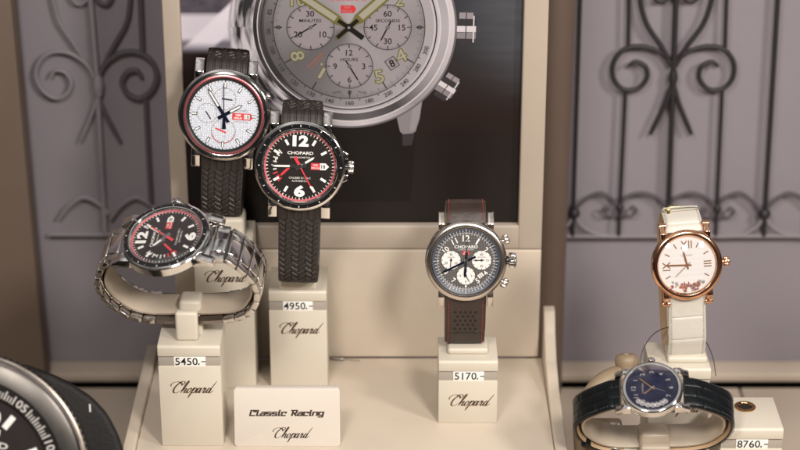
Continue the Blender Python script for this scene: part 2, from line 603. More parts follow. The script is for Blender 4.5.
def arrow_logo(b, x, y, w, h, z, rot=0, red='red_print', txt='white_print'):
    a = R_(rot); ca, sa = math.cos(a), math.sin(a)
    Q = lambda X, Y: (x + X * ca + Y * sa, y - X * sa + Y * ca)
    b.flat([Q(-w / 2, -h / 2), Q(w * .36, -h / 2), Q(w * .5, 0), Q(w * .36, h / 2), Q(-w / 2, h / 2)], z, red)
    b.text('1000', h * .42, *Q(-w * .06, h * .21), z + .004, txt, rot, bold=.03)
    b.text('MIGLIA', h * .36, *Q(-w * .06, -h * .22), z + .004, txt, rot, bold=.03)


def glass(root, r, z0, dome, m, edge=.03):
    b = MB(); n = 14; prof = [(0, z0 + dome)]
    for i in range(1, n + 1):
        q = i / n; prof.append((r * q, z0 + dome * (1 - q * q)))
    prof.append((r, z0 - edge))
    b.lathe(prof, m, 96)
    return b.build('crystal', root, 60)


def screwless_case(root, R, prof, m, lug_kw):
    b = MB(); b.lathe([(R * a, z) for a, z in prof], m, 128)
    lugs(b, R, m=m, **lug_kw)
    return b.build('case', root)


CASE = [(.0, -.62), (.80, -.62), (.93, -.55), (.985, -.42), (.985, -.08), (.96, -.03), (.90, -.02)]


# ---- the two black-dialled watches share a design; reach etc. depend on the radius
def gt_watch(name, M, R, angles, label, strap):
    """strap: 'rubber' or 'bracelet'; angles = hour, minute, second"""
    w = tag(empty(name, M), label, 'watch')
    xw = R * .475
    screwless_case(w, R, CASE, 'steel_polish', dict(xw=xw, reach=R * 1.2, lw=.44, drop=.42))
    bz = MB()
    bz.lathe([(1.0 * R, -.06), (1.0 * R, .05), (.98 * R, .10), (.94 * R, .133)], 'steel_polish', 128)
    bz.lathe([(.94 * R, .133), (.935 * R, .131), (.86 * R, .165), (.85 * R, .16)], 'black_ceramic', 128)
    bz.lathe([(.85 * R, .16), (.84 * R, .185), (.815 * R, .18), (.79 * R, .12), (.785 * R, .05)], 'steel_polish', 128)
    for k in range(60):
        if k % 5 == 0:
            bz.M = Matrix.Identity(4)
            a = R_(k * 6); d = Vector((math.sin(a), math.cos(a), 0)); zz = lambda r: .131 + (.945 - r) / .085 * .035 + .004
            nn = Vector((d.y, -d.x, 0)); q = .010 * R
            P = [d * (R * r) + nn * (q * s) + Vector((0, 0, zz(r))) for r, s in ((.88, -1), (.88, 1), (.92, 1), (.92, -1))]
            bz.add([tuple(p) for p in P], [[0, 1, 2, 3]], 'white_print')
        elif k % 5 in (2, 3) and k % 10 in (2, 8):
            a = R_(k * 6); d = Vector((math.sin(a), math.cos(a), 0)); nn = Vector((d.y, -d.x, 0)); q = .005 * R
            P = [d * (R * r) + nn * (q * s) + Vector((0, 0, .131 + (.945 - r) / .085 * .035 + .004)) for r, s in ((.90, -1), (.90, 1), (.925, 1), (.925, -1))]
            bz.add([tuple(p) for p in P], [[0, 1, 2, 3]], 'grey_print')
    bz.build('bezel', w)
    d = MB(); d.disc(.76 * R, 0, 'black_dial', seg=96)
    d.lathe([(.75 * R, .002), (.79 * R, .06)], 'red_track', 128)
    dial = d.build('dial', w)
    k = MB()
    for i in range(60):
        k.tick(i * 6, .705 * R, .755 * R, .014 * R if i % 5 else .026 * R, .008, 'white_print')
    for h in range(12):
        if h in (0, 6, 3, 9): continue
        k.tick(h * 30, .53 * R, .665 * R, .055 * R, .004, 'white_lume', th=.02)
    k.build('hour_markers', dial)
    k = MB()
    k.text('12', .31 * R, 0, .56 * R, .012, 'white_lume', bold=.055, xs=1.3)
    k.text('6', .31 * R, 0, -.56 * R, .012, 'white_lume', bold=.055, xs=1.45)
    k.build('numerals', dial)
    k = MB()
    k.text('CHOPARD', .092 * R, 0, .29 * R, .006, 'white_lume', bold=.02, xs=1.3)
    k.text('CHRONOMETER', .05 * R, 0, .19 * R, .006, 'white_print', bold=.01, xs=1.2)
    k.text('CALIBRE 01.08-C', .06 * R, 0, -.265 * R, .006, 'white_print', bold=.01, xs=1.1)
    k.text('AUTOMATIC', .055 * R, 0, -.335 * R, .006, 'white_print', bold=.01, xs=1.1)
    k.build('dial_lettering', dial)
    k = MB(); h = .15 * R
    k.flat([(.24 * R, -h / 2), (.44 * R, -h / 2), (.44 * R, h / 2), (.24 * R, h / 2)], .006, 'red_print')
    k.flat([(.44 * R, -h / 2), (.56 * R, -h / 2), (.64 * R, 0), (.56 * R, h / 2), (.44 * R, h / 2)], .006, 'white_lume')
    k.text('1000', h * .40, .34 * R, h * .2, .010, 'white_print', bold=.02); k.text('MIGLIA', h * .38, .34 * R, -h * .22, .010, 'white_print', bold=.02)
    k.text('18', h * .75, .51 * R, 0, .010, 'black_print', bold=.02)
    k.build('date_window', dial)
    k = MB()                                       # power gauge at nine
    for i in range(9):
        k.tick(222 + i * 12, .36 * R, (.44 if i % 2 else .47) * R, .03 * R, .006, 'white_print' if i > 2 else 'red_print', c=(-.16 * R, 0))
    k.text('F', .13 * R, -.52 * R, .14 * R, .006, 'white_lume', bold=.03)
    k.text('0', .10 * R, -.47 * R, -.24 * R, .006, 'red_print', bold=.03)
    k.hand(225, baton(.30 * R, .05 * R, .02 * R), .012, .008, 'red_paint', c=(-.22 * R, -.02 * R))
    k.build('power_gauge', dial)
    lume_hand(w, 'hour_hand', angles[0], .40 * R, .085 * R, .03, 'steel', 'white_lume', .12 * R)
    lume_hand(w, 'minute_hand', angles[1], .66 * R, .075 * R, .055, 'steel', 'white_lume', .14 * R)
    s = MB(); s.hand(angles[2], baton(.68 * R, .028 * R, .05 * R, .4), .082, .012, 'red_paint')
    s.hand(angles[2], [(-.035 * R, -.24 * R), (.035 * R, -.24 * R), (.03 * R, .02 * R), (-.03 * R, .02 * R)], .0825, .014, 'red_paint')
    s.hand(angles[2], [(-.022 * R, .50 * R), (.022 * R, .50 * R), (.012 * R, .62 * R), (-.012 * R, .62 * R)], .095, .005, 'white_lume')
    s.lathe([(0, .112), (.045 * R, .11), (.05 * R, .08)], 'steel', 24)
    s.build('second_hand', w)
    glass(w, .81 * R, .165, .02, 'crystal_coated')
    crown(w, radial(90, R * .98, -.24), .135 * R, .13 * R, 'steel', 20)
    g = MB()                                        # shoulders beside the crown
    for s_ in (-1, 1):
        g.bprism([(R * .93, s_ * .18 * R), (R * 1.06, s_ * .17 * R), (R * 1.05, s_ * .30 * R), (R * .93, s_ * .36 * R)], -.42, -.08, 'steel_polish', .04, 2, axis='Z')
    g.build('crown_guard', w)
    return w, xw


def chrono_subdial(parent, c, r, z, face, ink, nums, word, hand_ang, hand_m, ticks=12, rim=None):
    b = MB(); b.disc(r, z, face, c, 48)
    b.ring(r * .95, r, z + .004, rim or ink, 64, c=c)
    for i in range(ticks):
        b.tick(i * 360 / ticks, r * .80, r * .95, r * .05, z + .004, ink, c)
    for t, a in nums:
        b.text(t, r * .34, c[0] + r * .58 * math.sin(R_(a)), c[1] + r * .58 * math.cos(R_(a)), z + .005, ink, bold=.01)
    if word: b.text(word, r * .18, c[0], c[1] + r * .3, z + .005, ink)
    o = b.build('subdial', parent)
    h = MB(); h.hand(hand_ang, baton(r * .78, r * .09, r * .25, .4), z + .010, .006, hand_m, c); h.disc(r * .12, z + .018, hand_m, c, 20)
    h.build('subdial_hand', parent)
    return o


# ------------------------------------------------------------------ stands
def stand(name, label, P, h, hw=1.5, dep=3.0, script_y=2.0, groove=True, yaw=0, script_m='script_ink', lettered=True):
    """block with a slot for the price tag; P = middle of its front bottom edge"""
    st = tag(empty(name, T(*P) @ Matrix.Rotation(R_(yaw), 4, 'Z')), label, 'display stand')
    b = MB()
    if groove:
        pts = [(0, 0), (0, h - 1.12), (.30, h - 1.12), (.30, h - .58), (0, h - .58), (0, h - .10), (.10, h), (dep, h), (dep, 0)]
    else:
        pts = [(0, 0), (0, h), (dep, h), (dep, 0)]
    b.bprism(pts, -hw, hw, 'cream_lacquer', .045, 2)
    b.build('block', st)
    if groove:
        g = MB(); g.rbox((0, .19, h - .85), (2 * hw - .03, .2, .535), 'groove_shade', .02, 2); g.build('groove_shade_strip', st)  # strip added so the tag groove reads as shaded
    if lettered:
        s = MB(); s.M = Matrix(((1, 0, 0, 0), (0, 0, -1, -.004), (0, 1, 0, 0), (0, 0, 0, 1)))
        s.script(.30, 0, h - script_y, 0, script_m, .24)
        s.build('lettering', st)
    return st


def collar(st, Mw, path, width, th=.22, k=.36, name='collar', lo=.16, hi=.84, m='cream_lacquer'):
    """cream band inside the strap loop; Mw = the watch pose"""
    p = inset(path, k); n = len(p)
    p = p[int(lo * n):max(int(lo * n) + 3, int(math.ceil(hi * n)))]
    b = MB(); b.M = (world(st).inverted() @ Mw)
    sweep(b, p, lambda v: width, th, m, 60, 6, crown=.5)
    return b.build(name, st)


def world(o):
    M = o.matrix_basis.copy(); M.translation = M.translation / S
    return M


def price_tag(txt, P, label, w=1.55, h=.60):
    t = tag(empty('price_tag', T(*P)), label, 'price tag', 'price tags in the stand slots')
    b = MB(); b.rbox((0, .06, 0), (w, .12, h), 'tag_white', .015, 2); b.build('plate', t)
    d = MB(); d.M = Matrix(((1, 0, 0, 0), (0, 0, -1, -.004), (0, 1, 0, 0), (0, 0, 0, 1)))
    n = len(txt)
    for i, ch in enumerate(txt):
        x = -w / 2 + .19 + .285 * i
        if ch == '.': d.flat([(x - .15, -.19), (x - .09, -.19), (x - .06, -.10), (x - .13, -.10)], 0, 'black_print')
        elif ch == '-': d.flat([(x - .26, -.03), (x - .06, -.03), (x - .06, .025), (x - .26, .025)], 0, 'black_print')
        else: d.text(ch, .56, x, .01, 0, 'black_print', bold=.012, xs=1.0)
    d.build('digits', t)
    return t


# ================================================================== THE SETTING
YW = 18.2
ZS = -6.0
b = MB()
for xs0, xs1 in ((-70, 70),):
    b.add([(xs0, YW, ZS - 14), (xs1, YW, ZS - 14), (xs1, YW, 70), (xs0, YW, 70)], [[0, 1, 2, 3]], 'wall_paint')
tag(b.build('back_wall'), 'grey lilac painted wall closing the window display', None, kind='structure')
b = MB()
b.rbox((0, YW - .85 - .003, ZS - .26), (120, 1.7, .52), 'cream_shelf', .06, 3)
b.rbox((0, YW - .2, ZS - 2.7), (120, .38, 4.6), 'hole', .05, 1)  # near-black backing added so the gap below the ledge reads dark
tag(b.build('shelf_ledge'), 'raised pale ledge running along the foot of the wall', None, kind='structure')
b = MB()
b.rbox((-20.0, -22.2, ZS - 3), (80, 76, 5), 'cream_shelf', .12, 3)
b.rbox((40.1, -22.2, ZS - 3), (40, 76, 5), 'cream_shelf', .12, 3)
tag(b.build('shelf'), 'pale cream shelf boards the displays stand on', None, kind='structure')

# brown side panel at the left and brown post beside the poster frame
b = MB()
p0 = at_Y(12, 0, 15.5); p1 = at_Y(45, 360, 15.5)
xr = (p0.x + p1.x) / 2
q0 = Vector((p0.x, 15.5, p0.z + 8)); q1 = Vector((p1.x, 15.5, ZS))
k = (p1.x - p0.x) / (p1.z - p0.z)
xt = p0.x + k * 8; xb = p1.x + k * (ZS - p1.z)
b.bprism([(xt - 14, p0.z + 8), (xt, p0.z + 8), (xb, ZS + .01), (xb - 14, ZS + .01)], 15.2, 17.0, 'brown_panel', .12, 2, axis='Y')
tag(b.build('side_panel'), 'plain brown panel standing against the wall at the left edge', 'panel')
pt = at_Y(562, 0, 13.5); pb = at_Y(551, 330, 13.5)
b = MB(); b.M = T(pt.x - .25, 14.6, ZS)
b.lathe([(0, 0), (1.05, 0), (1.05, 60), (0, 60)], 'brown_wood', 48)
tag(b.build('round_post'), 'slim round brown post between poster frame and iron grille', 'post')


# ---- wrought iron grilles
def grille(name, label, GY, bars, curves, knots, rails, pale, grp):
    g = tag(empty(name, T(*at_Y(bars[0][2], bars[0][3], GY))), label, 'grille', grp)
    inv = world(g).inverted()
    W = lambda px, py: inv @ at_Y(px, py, GY)
    def m_of(tone): return ('iron', 'iron_blur_pale', 'iron_blur_mid')[tone]
    for x0, y0, x1, y1, r, tone in bars:
        b = MB(); b.tube([W(x0, y0), W(x1, y1)], r, m_of(tone), 10); b.build('bar', g)
    for pts, r, tone in curves:
        p = smooth([W(*q) for q in pts], 8); n = len(p)
        b = MB(); b.tube(p, r, m_of(tone), 10, rr=[r * (.75 + .25 * min(1, min(i, n - 1 - i) / n * 6)) for i in range(n)]); b.build('scroll', g)
    for x, y, r, tone, st in knots:
        b = MB(); b.M = Matrix.Translation(W(x, y))
        b.lathe([(0, -r * st), (r * .7, -r * st * .85), (r, -r * .3), (r, r * .3), (r * .7, r * st * .85), (0, r * st)], m_of(tone), 20); b.build('knot', g)
    for pts, r, tone in rails:
        b = MB(); b.tube([W(*q) for q in pts], r, m_of(tone), 10); b.build('rail', g)
    return g


def GR(zx, zy): return (540 + zx / 1.877, zy / 1.877)


def mir(pts, cx0=255, slope=-15 / 400):
    return [(2 * (cx0 + slope * y) - x, y) for x, y in pts]


sc_big = [(248, 120), (225, 98), (190, 87), (158, 93), (138, 118), (138, 148), (156, 167), (182, 167), (200, 148), (198, 126), (180, 116), (166, 124)]
sc_s = [(190, -30), (188, 0), (200, 45), (228, 88), (246, 125)]
sc_tail = [(246, 160), (237, 190), (222, 222), (207, 252)]
sc_top = [(250, -22), (238, -2), (222, 2), (212, -10)]
cur = []
for c in (sc_big, sc_s, sc_tail, sc_top):
    cur.append(([GR(*q) for q in c], .145, 0)); cur.append(([GR(*q) for q in mir(c)], .145, 0))
# lower row of C scrolls (in the crop that starts at 540,180 with scale 3.077)
def GB(zx, zy): return (540 + zx / 3.077, 180 + zy / 3.077)
kn = [(105, 100), (245, 82), (395, 86), (545, 86), (690, 102), (838, 86)]
for i, (kx, ky) in enumerate(kn[:-1]):
    nx, ny = kn[i + 1]
    arc = [(kx, ky), (kx + 25, ky - 32), (kx + 72, 40), (nx - 30, ny - 30), (nx, ny)]
    cur.append(([GB(*q) for q in arc], .11, 2))
    if i in (1, 3, 5):
        for s in (-1, 1):
            cur.append(([GB(kx, ky), GB(kx + s * 14, ky + 22), GB(kx + s * 36, ky + 28), GB(kx + s * 52, ky + 12), GB(kx + s * 40, ky), GB(kx + s * 30, ky + 8)], .09, 2))
    if i in (0, 4):
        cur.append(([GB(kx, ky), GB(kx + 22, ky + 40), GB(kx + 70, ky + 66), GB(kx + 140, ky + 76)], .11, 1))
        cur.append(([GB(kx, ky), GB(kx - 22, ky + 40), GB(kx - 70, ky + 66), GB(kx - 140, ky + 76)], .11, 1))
bars = [(581, -30, 572.5, 236, .13, 0), (629.5, -30, 628.2, 48, .12, 0), (625.5, 90, 618.5, 236, .12, 0), (677, -30, 667.5, 236, .17, 0),
        (727.5, -30, 725, 48, .12, 0), (722.2, 90, 715.5, 236, .12, 0), (779.5, -30, 763.5, 236, .15, 0), (828, -30, 812, 236, .12, 0)]
knots = [(*GR(250, 146), .26, 0, 2.0), (*GB(105, 102), .34, 0, .9), (*GB(690, 104), .36, 0, .9), (*GB(245, 84), .24, 0, 1), (*GB(395, 88), .24, 0, 1), (*GB(545, 88), .24, 0, 1)]
rails = [([(545, 236.5), (830, 236)], .12, 1)]
grille('iron_grille', 'dark wrought iron grille with scrolls behind the white strapped watch', 17.55, bars, cur, knots, rails, None, 'wrought iron grilles on the wall')


def GL_(zx, zy): return (zx / 1.875, zy / 1.875)


def mirl(pts): return [(2 * (172 + q[1] * .06) - q[0], q[1]) for q in pts]


lb = [(184, 150), (196, 122), (225, 100), (258, 98), (284, 115), (294, 143), (284, 170), (262, 184), (240, 176), (229, 155), (238, 136), (256, 132), (266, 144)]
ls = [(246, -30), (243, 10), (236, 45), (212, 88), (188, 135)]
lt = [(186, 185), (198, 215), (225, 264)]
lc = [(172, -25), (182, 0), (200, 8), (213, -10)]
cur = []
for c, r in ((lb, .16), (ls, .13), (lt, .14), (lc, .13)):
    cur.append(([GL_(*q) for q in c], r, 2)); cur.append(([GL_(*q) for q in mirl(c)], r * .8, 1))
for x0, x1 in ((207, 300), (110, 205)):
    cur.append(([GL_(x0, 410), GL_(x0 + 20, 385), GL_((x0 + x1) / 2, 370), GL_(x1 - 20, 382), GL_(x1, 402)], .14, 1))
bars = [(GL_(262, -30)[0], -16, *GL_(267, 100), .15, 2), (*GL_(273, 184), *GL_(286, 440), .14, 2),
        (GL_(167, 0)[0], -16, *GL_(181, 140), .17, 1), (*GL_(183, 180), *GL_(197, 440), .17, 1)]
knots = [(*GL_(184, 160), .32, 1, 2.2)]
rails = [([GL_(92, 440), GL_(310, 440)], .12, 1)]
grille('iron_grille', 'iron grille with one darker scroll left of the poster, blur fade put into its colour', 17.55, bars, cur, knots, rails, None, 'wrought iron grilles on the wall')

# ================================================================== DISPLAY WITH POSTER
YB = 7.2
XL, XR_ = at_Y(166, 100, YB).x, at_Y(541.5, 250, YB).x
xin0, xin1 = at_Y(186, 150, YB).x, at_Y(519, 200, YB).x
zsplit = at_Y(440, 250, YB).z; zin = at_Y(440, 226, YB).z
ds = tag(empty('poster_display', T((XL + XR_) / 2, YB, 0)), 'cream display board with framed watch poster and a low tray in front', 'display board')
ox = (XL + XR_) / 2
b = MB(); b.M = T(-ox, -YB, 0)
ztop = 40
for x0, x1, z0, z1 in ((XL, xin0, zsplit + .03, ztop), (xin1, XR_, zsplit + .03, ztop)):
    b.rbox(((x0 + x1) / 2, YB + .6, (z0 + z1) / 2), (x1 - x0, 1.2, z1 - z0), 'cream_frame', .10, 4)
b.rbox(((xin0 + xin1) / 2, YB + .615, (zsplit + .03 + zin) / 2), (xin1 - xin0 + .2, 1.17, zin - zsplit - .03), 'cream_frame', .10, 4)
b.build('frame', ds)
b = MB(); b.M = T(-ox, -YB, 0)
b.rbox(((XL + XR_) / 2, YB + .6, zsplit / 2), (XR_ - XL, 1.2, zsplit - .03), 'cream_board', .08, 4)
b.build('lower_panel', ds)
b = MB(); b.M = T(-ox, -YB, 0)
tl, tr = at_z(160, 360, 0).x, at_z(541, 360, 0).x
tl2, tr2 = at_z(138, 450, 0).x, at_z(556, 450, 0).x
kl = (tl2 + tl) / 2 - .15; kr = (tr + tr2) / 2
yf = -14.0
b.rbox(((kl + kr) / 2, (YB + yf) / 2 - .01, -2.9), (kr - kl, YB - yf - .02, 5.8), 'cream_board', .08, 3)
b.build('tray', ds)
for sx, x in ((-1, kl), (1, kr)):
    b = MB(); b.M = T(-ox, -YB, 0)
    pts = [(YB + .9, -5.9), (YB + .9, 2.55), (YB + .45, 2.9), (YB - .1, 2.85), (YB - .9, 1.9), (YB - 2.2, .95), (YB - 4.4, .42), (YB - 8, .22), (yf, .2), (yf, -5.9)]
    if sx < 0: pts = [(a_, min(z_, .35)) for a_, z_ in pts[:2]] + [(a_, .28 - .01 * i_) for i_, (a_, z_) in enumerate(pts[6:9])] + pts[9:]
    x0, x1 = (x - .62, x - .01) if sx < 0 else (x + .01, x + .62)
    b.bprism(pts, x0, x1, 'cream_board', .09, 3); b.build('side_cheek', ds)


# ---- the poster: one flat print
def poster_ground():
    m, t, bs = nt('ink_ground'); N, L = t.nodes, t.links
    tc = N.new('ShaderNodeTexCoord'); sp = N.new('ShaderNodeSeparateXYZ'); L.new(tc.outputs['Object'], sp.inputs[0])

    def M2(op, a, c, d=None):
        n = N.new('ShaderNodeMath'); n.operation = op
        for i, q in enumerate((a, c, d)):
            if q is None: continue
            if isinstance(q, (int, float)): n.inputs[i].default_value = q
            else: L.new(q, n.inputs[i])
        return n.outputs[0]
    nz = N.new('ShaderNodeTexNoise'); nz.inputs['Scale'].default_value = 60; nz.inputs['Detail'].default_value = 3
    L.new(tc.outputs['Object'], nz.inputs['Vector'])
    st = N.new('ShaderNodeTexNoise'); st.inputs['Scale'].default_value = 1.; st.inputs['Detail'].default_value = 3
    mp = N.new('ShaderNodeMapping'); mp.inputs['Scale'].default_value = (25, 260, 1); mp.inputs['Rotation'].default_value = (0, 0, R_(10))
    L.new(tc.outputs['Object'], mp.inputs['Vector']); L.new(mp.outputs['Vector'], st.inputs['Vector'])
    X, Y = sp.outputs['X'], sp.outputs['Y']      # local metres: x right, y up, origin at the printed watch's centre

    def band(a, c, d, lo, hi):                   # smoothstep of a*x + c*y + d between lo and hi, in cm
        v = M2('ADD', M2('ADD', M2('MULTIPLY', X, a * 100), M2('MULTIPLY', Y, c * 100)), d)
        mr = N.new('ShaderNodeMapRange'); mr.interpolation_type = 'SMOOTHSTEP'
        L.new(v, mr.inputs['Value']); mr.inputs['From Min'].default_value = lo; mr.inputs['From Max'].default_value = hi
        return mr.outputs[0]

    def mix(c0, c1, f):
        n = N.new('ShaderNodeMix'); n.data_type = 'RGBA'
        for k, q in ((6, c0), (7, c1)):
            if isinstance(q, tuple): n.inputs[k].default_value = (*q, 1)
            else: L.new(q, n.inputs[k])
        L.new(f, n.inputs[0]); return n.outputs[2]
    base = (.017, .0105, .0095)
    c = mix(base, (.028, .030, .036), M2('MULTIPLY', band(1, 0, 0, 1, 6), band(0, 1, 0, -5, 1)))
    c = mix(c, (.080, .082, .095), M2('MULTIPLY', M2('MULTIPLY', band(1, .2, 0, 4.6, 8.5), band(.2, 1, 0, -3.2, 1.5)), M2('ADD', M2('MULTIPLY', st.outputs[0], .9), .2)))
    c = mix(c, (.014, .011, .010), band(0, -1, 0, 4.5, 7))
    # left part: pale out-of-focus car body, diagonal white stripe
    left = band(-1, 0, 0, 3.6, 4.4)
    pale = M2('MULTIPLY', left, M2('MULTIPLY', band(0, 1, 0, -1.1, -.55), band(0, -1, 0, -.95, -.45)))
    c = mix(c, (.52, .475, .54), pale)
    c = mix(c, (.14, .125, .155), M2('MULTIPLY', left, M2('MULTIPLY', band(0, 1, 0, -1.5, -1.1), band(0, -1, 0, .5, 1.0))))
    moss = M2('MULTIPLY', left, M2('MULTIPLY', band(0, 1, 0, .72, .85), M2('GREATER_THAN', nz.outputs[0], .0)))
    mo = mix((.012, .010, .014), (.20, .18, .22), M2('MULTIPLY', nz.outputs[0], nz.outputs[0]))
    c = mix(c, mo, moss)
    dg = M2('MULTIPLY', M2('MULTIPLY', band(-.70, .72, 0, 3.9, 4.15), band(.70, -.72, 0, -5.2, -4.95)), M2('MULTIPLY', band(-1, 0, 0, 4.9, 5.1), band(0, 1, 0, -1.3, -.7)))
    c = mix(c, (.62, .57, .64), dg)
    L.new(c, bs.inputs['Base Color']); bs.inputs['Roughness'].default_value = .32
    bs.inputs['Specular IOR Level'].default_value = .2
    MATS['ink_ground'] = m


poster_ground()


def radial_ink(name, stops, rough=.35):
    """printed metal: tone changes round the printed watch"""
    m, t, bs = nt(name); N, L = t.nodes, t.links
    tc = N.new('ShaderNodeTexCoord'); g = N.new('ShaderNodeTexGradient'); g.gradient_type = 'RADIAL'
    L.new(tc.outputs['Object'], g.inputs['Vector'])
    r = N.new('ShaderNodeValToRGB'); cr = r.color_ramp
    while len(cr.elements) < len(stops): cr.elements.new(.5)
    for e, (p, c) in zip(cr.elements, stops):
        e.position = p; e.color = (c, c * .93, c * .985, 1)
    L.new(g.outputs['Fac'], r.inputs['Fac']); L.new(r.outputs['Color'], bs.inputs['Base Color'])
    bs.inputs['Roughness'].default_value = rough; bs.inputs['Specular IOR Level'].default_value = .2
    MATS[name] = m


# gradient runs counter-clockwise: .5 = right (+x) ... Blender's radial: 0/1 at -x
radial_ink('ink_bezel', [(0, .06), (.1, .03), (.18, .20), (.25, .40), (.35, .33), (.45, .42), (.55, .40), (1, .06)])
radial_ink('ink_bezel_inner', [(0, .02), (.1, .05), (.16, .015), (.22, .06), (.27, .10), (.33, .05), (.42, .28), (.5, .34), (.58, .28), (1, .02)])
radial_ink('ink_edge', [(0, .45), (.08, .1), (.12, .5), (.2, .30), (.27, .48), (.36, .22), (.45, .40), (.5, .48), (1, .4)])
radial_ink('ink_tachy', [(0, .10), (.1, .095), (.18, .16), (.25, .24), (.35, .30), (.5, .30), (.75, .30), (1, .10)])
radial_ink('ink_dial', [(0, .20), (.1, .11), (.17, .13), (.235, .18), (.29, .23), (.36, .26), (.43, .23), (.5, .19), (.6, .27), (.75, .31), (.9, .22), (1, .20)])

def flank_ink():
    m, t, bs = nt('ink_flank'); N, L = t.nodes, t.links
    tc = N.new('ShaderNodeTexCoord'); g = N.new('ShaderNodeTexGradient'); g.gradient_type = 'RADIAL'
    L.new(tc.outputs['Object'], g.inputs['Vector'])
    vl = N.new('ShaderNodeVectorMath'); vl.operation = 'LENGTH'; L.new(tc.outputs['Object'], vl.inputs[0])
    cb = N.new('ShaderNodeCombineXYZ')
    a = N.new('ShaderNodeMath'); a.operation = 'MULTIPLY'; a.inputs[1].default_value = 14; L.new(g.outputs['Fac'], a.inputs[0])
    c = N.new('ShaderNodeMath'); c.operation = 'MULTIPLY'; c.inputs[1].default_value = 260; L.new(vl.outputs['Value'], c.inputs[0])
    L.new(a.outputs[0], cb.inputs[0]); L.new(c.outputs[0], cb.inputs[1])
    n = N.new('ShaderNodeTexNoise'); n.inputs['Scale'].default_value = 1.0; n.inputs['Detail'].default_value = 3
    L.new(cb.outputs[0], n.inputs['Vector'])
    rr = N.new('ShaderNodeValToRGB'); cr = rr.color_ramp
    cr.elements[0].position = .40; cr.elements[1].position = .58
    cr.elements[0].color = (.02, .018, .022, 1); cr.elements[1].color = (.50, .46, .50, 1)
    L.new(n.outputs['Fac'], rr.inputs['Fac'])
    fd = N.new('ShaderNodeMapRange'); fd.interpolation_type = 'SMOOTHSTEP'
    fd.inputs['From Min'].default_value = 124 * FLK * S; fd.inputs['From Max'].default_value = 108 * FLK * S
    L.new(vl.outputs['Value'], fd.inputs['Value'])
    nf = N.new('ShaderNodeMath'); nf.operation = 'ADD'; L.new(n.outputs['Fac'], nf.inputs[0]); L.new(fd.outputs[0], nf.inputs[1])
    al = N.new('ShaderNodeMapRange'); al.inputs['From Min'].default_value = .55; al.inputs['From Max'].default_value = 1.0; L.new(nf.outputs[0], al.inputs['Value'])
    L.new(rr.outputs['Color'], bs.inputs['Base Color']); L.new(al.outputs[0], bs.inputs['Alpha'])
    bs.inputs['Roughness'].default_value = .35
    MATS['ink_flank'] = m


YP = YB + .45
PC = at_Y(349, 27, YP)
pk = 1 / (F / (PC - CAM).dot(FW))              # cm per picture pixel on the poster
FLK = pk
flank_ink()
Mp = Matrix(((1, 0, 0, 0), (0, 0, -1, 0), (0, 1, 0, 0), (0, 0, 0, 1)))
Mp.translation = PC - Vector((ox, YB, 0))
px0, px1, pz0 = xin0 - .15 - PC.x, xin1 + .15 - PC.x, zin - .2 - PC.z
b = MB(); b.prism([(px0, pz0), (px1, pz0), (px1, ztop - PC.z), (px0, ztop - PC.z)], -.1, 0, 'ink_ground')
MpS = Mp.copy(); MpS.translation = MpS.translation * S
poster = b.build('poster', ds, M=MpS)
u = pk                                          # 1 picture pixel
b = MB(); z = .004
# printed strap, lugs, pushers
b.flat([(44 * u, -88 * u), (70 * u, -78 * u), (62 * u, -190 * u), (-62 * u, -190 * u), (-50 * u, -100 * u)], z, 'ink_black')
b.flat([(46 * u, -88 * u), (74 * u, -76 * u), (71 * u, -98 * u), (67 * u, -112 * u), (64 * u, -114 * u), (54 * u, -115 * u), (51 * u, -112 * u)], z + .003, 'ink_grey')
b.flat([(64 * u, -84 * u), (73 * u, -79 * u), (70 * u, -98 * u), (66 * u, -111 * u), (61 * u, -112 * u)], z + .006, 'ink_light')
b.flat([(53 * u, -115 * u), (66 * u, -114 * u), (63 * u, -127 * u), (54 * u, -128 * u)], z + .003, 'ink_dark')


def rot_rect(b, ang, r0, r1, w, z, m):
    b.tick(ang, r0 * u, r1 * u, w * u, z, m)


for ang, kk in ((91, 1.0), (123, .82)):
    rot_rect(b, ang, 98, 108, 17 * kk, z + .003, 'ink_mid'); rot_rect(b, ang, 104, 110, 20 * kk, z + .006, 'ink_dark')
    for j, mm in enumerate(('ink_light', 'ink_dark', 'ink_white', 'ink_grey', 'ink_dark')):
        a = R_(ang); off = (-14 + 7 * j) * kk
        c0 = (108 + (2 if j in (0, 4) else 0))
        b.tick(ang, c0 * u, (127 - (3 if j in (0, 4) else 0)) * u, 6.4 * kk * u, z + .009, mm, c=(math.cos(a) * off * u, -math.sin(a) * off * u))
    rot_rect(b, ang, 116.5, 117.5, 34 * kk, z + .012, 'ink_dark')
    rot_rect(b, ang, 124, 125.2, 28 * kk, z + .012, 'ink_white')
sq = 1.0
b.lathe([(103.5 * u, .018), (108 * u, .018)], 'ink_mid', 160)
b.lathe([(94 * u, .022), (106 * u, .022)], 'ink_edge', 160)
b.lathe([(89 * u, .026), (100 * u, .026)], 'ink_bezel_inner', 160)
b.lathe([(100 * u, .027), (101.2 * u, .027)], 'ink_white', 160)
b.lathe([(86 * u, .030), (91.5 * u, .030)], 'ink_bezel', 160)
b.lathe([(91.2 * u, .031), (92.2 * u, .031)], 'ink_white', 160)
b.lathe([(86.5 * u, .034), (88.5 * u, .034)], 'ink_dark', 160)
b.lathe([(0, .038), (87 * u, .038)], 'ink_bezel', 160)
b.lathe([(0, .042), (85 * u, .042)], 'ink_tachy', 160)
b.lathe([(75.2 * u, .046), (76.4 * u, .046)], 'ink_dark', 160)
b.lathe([(0, .050), (75.4 * u, .050)], 'ink_dial', 160)
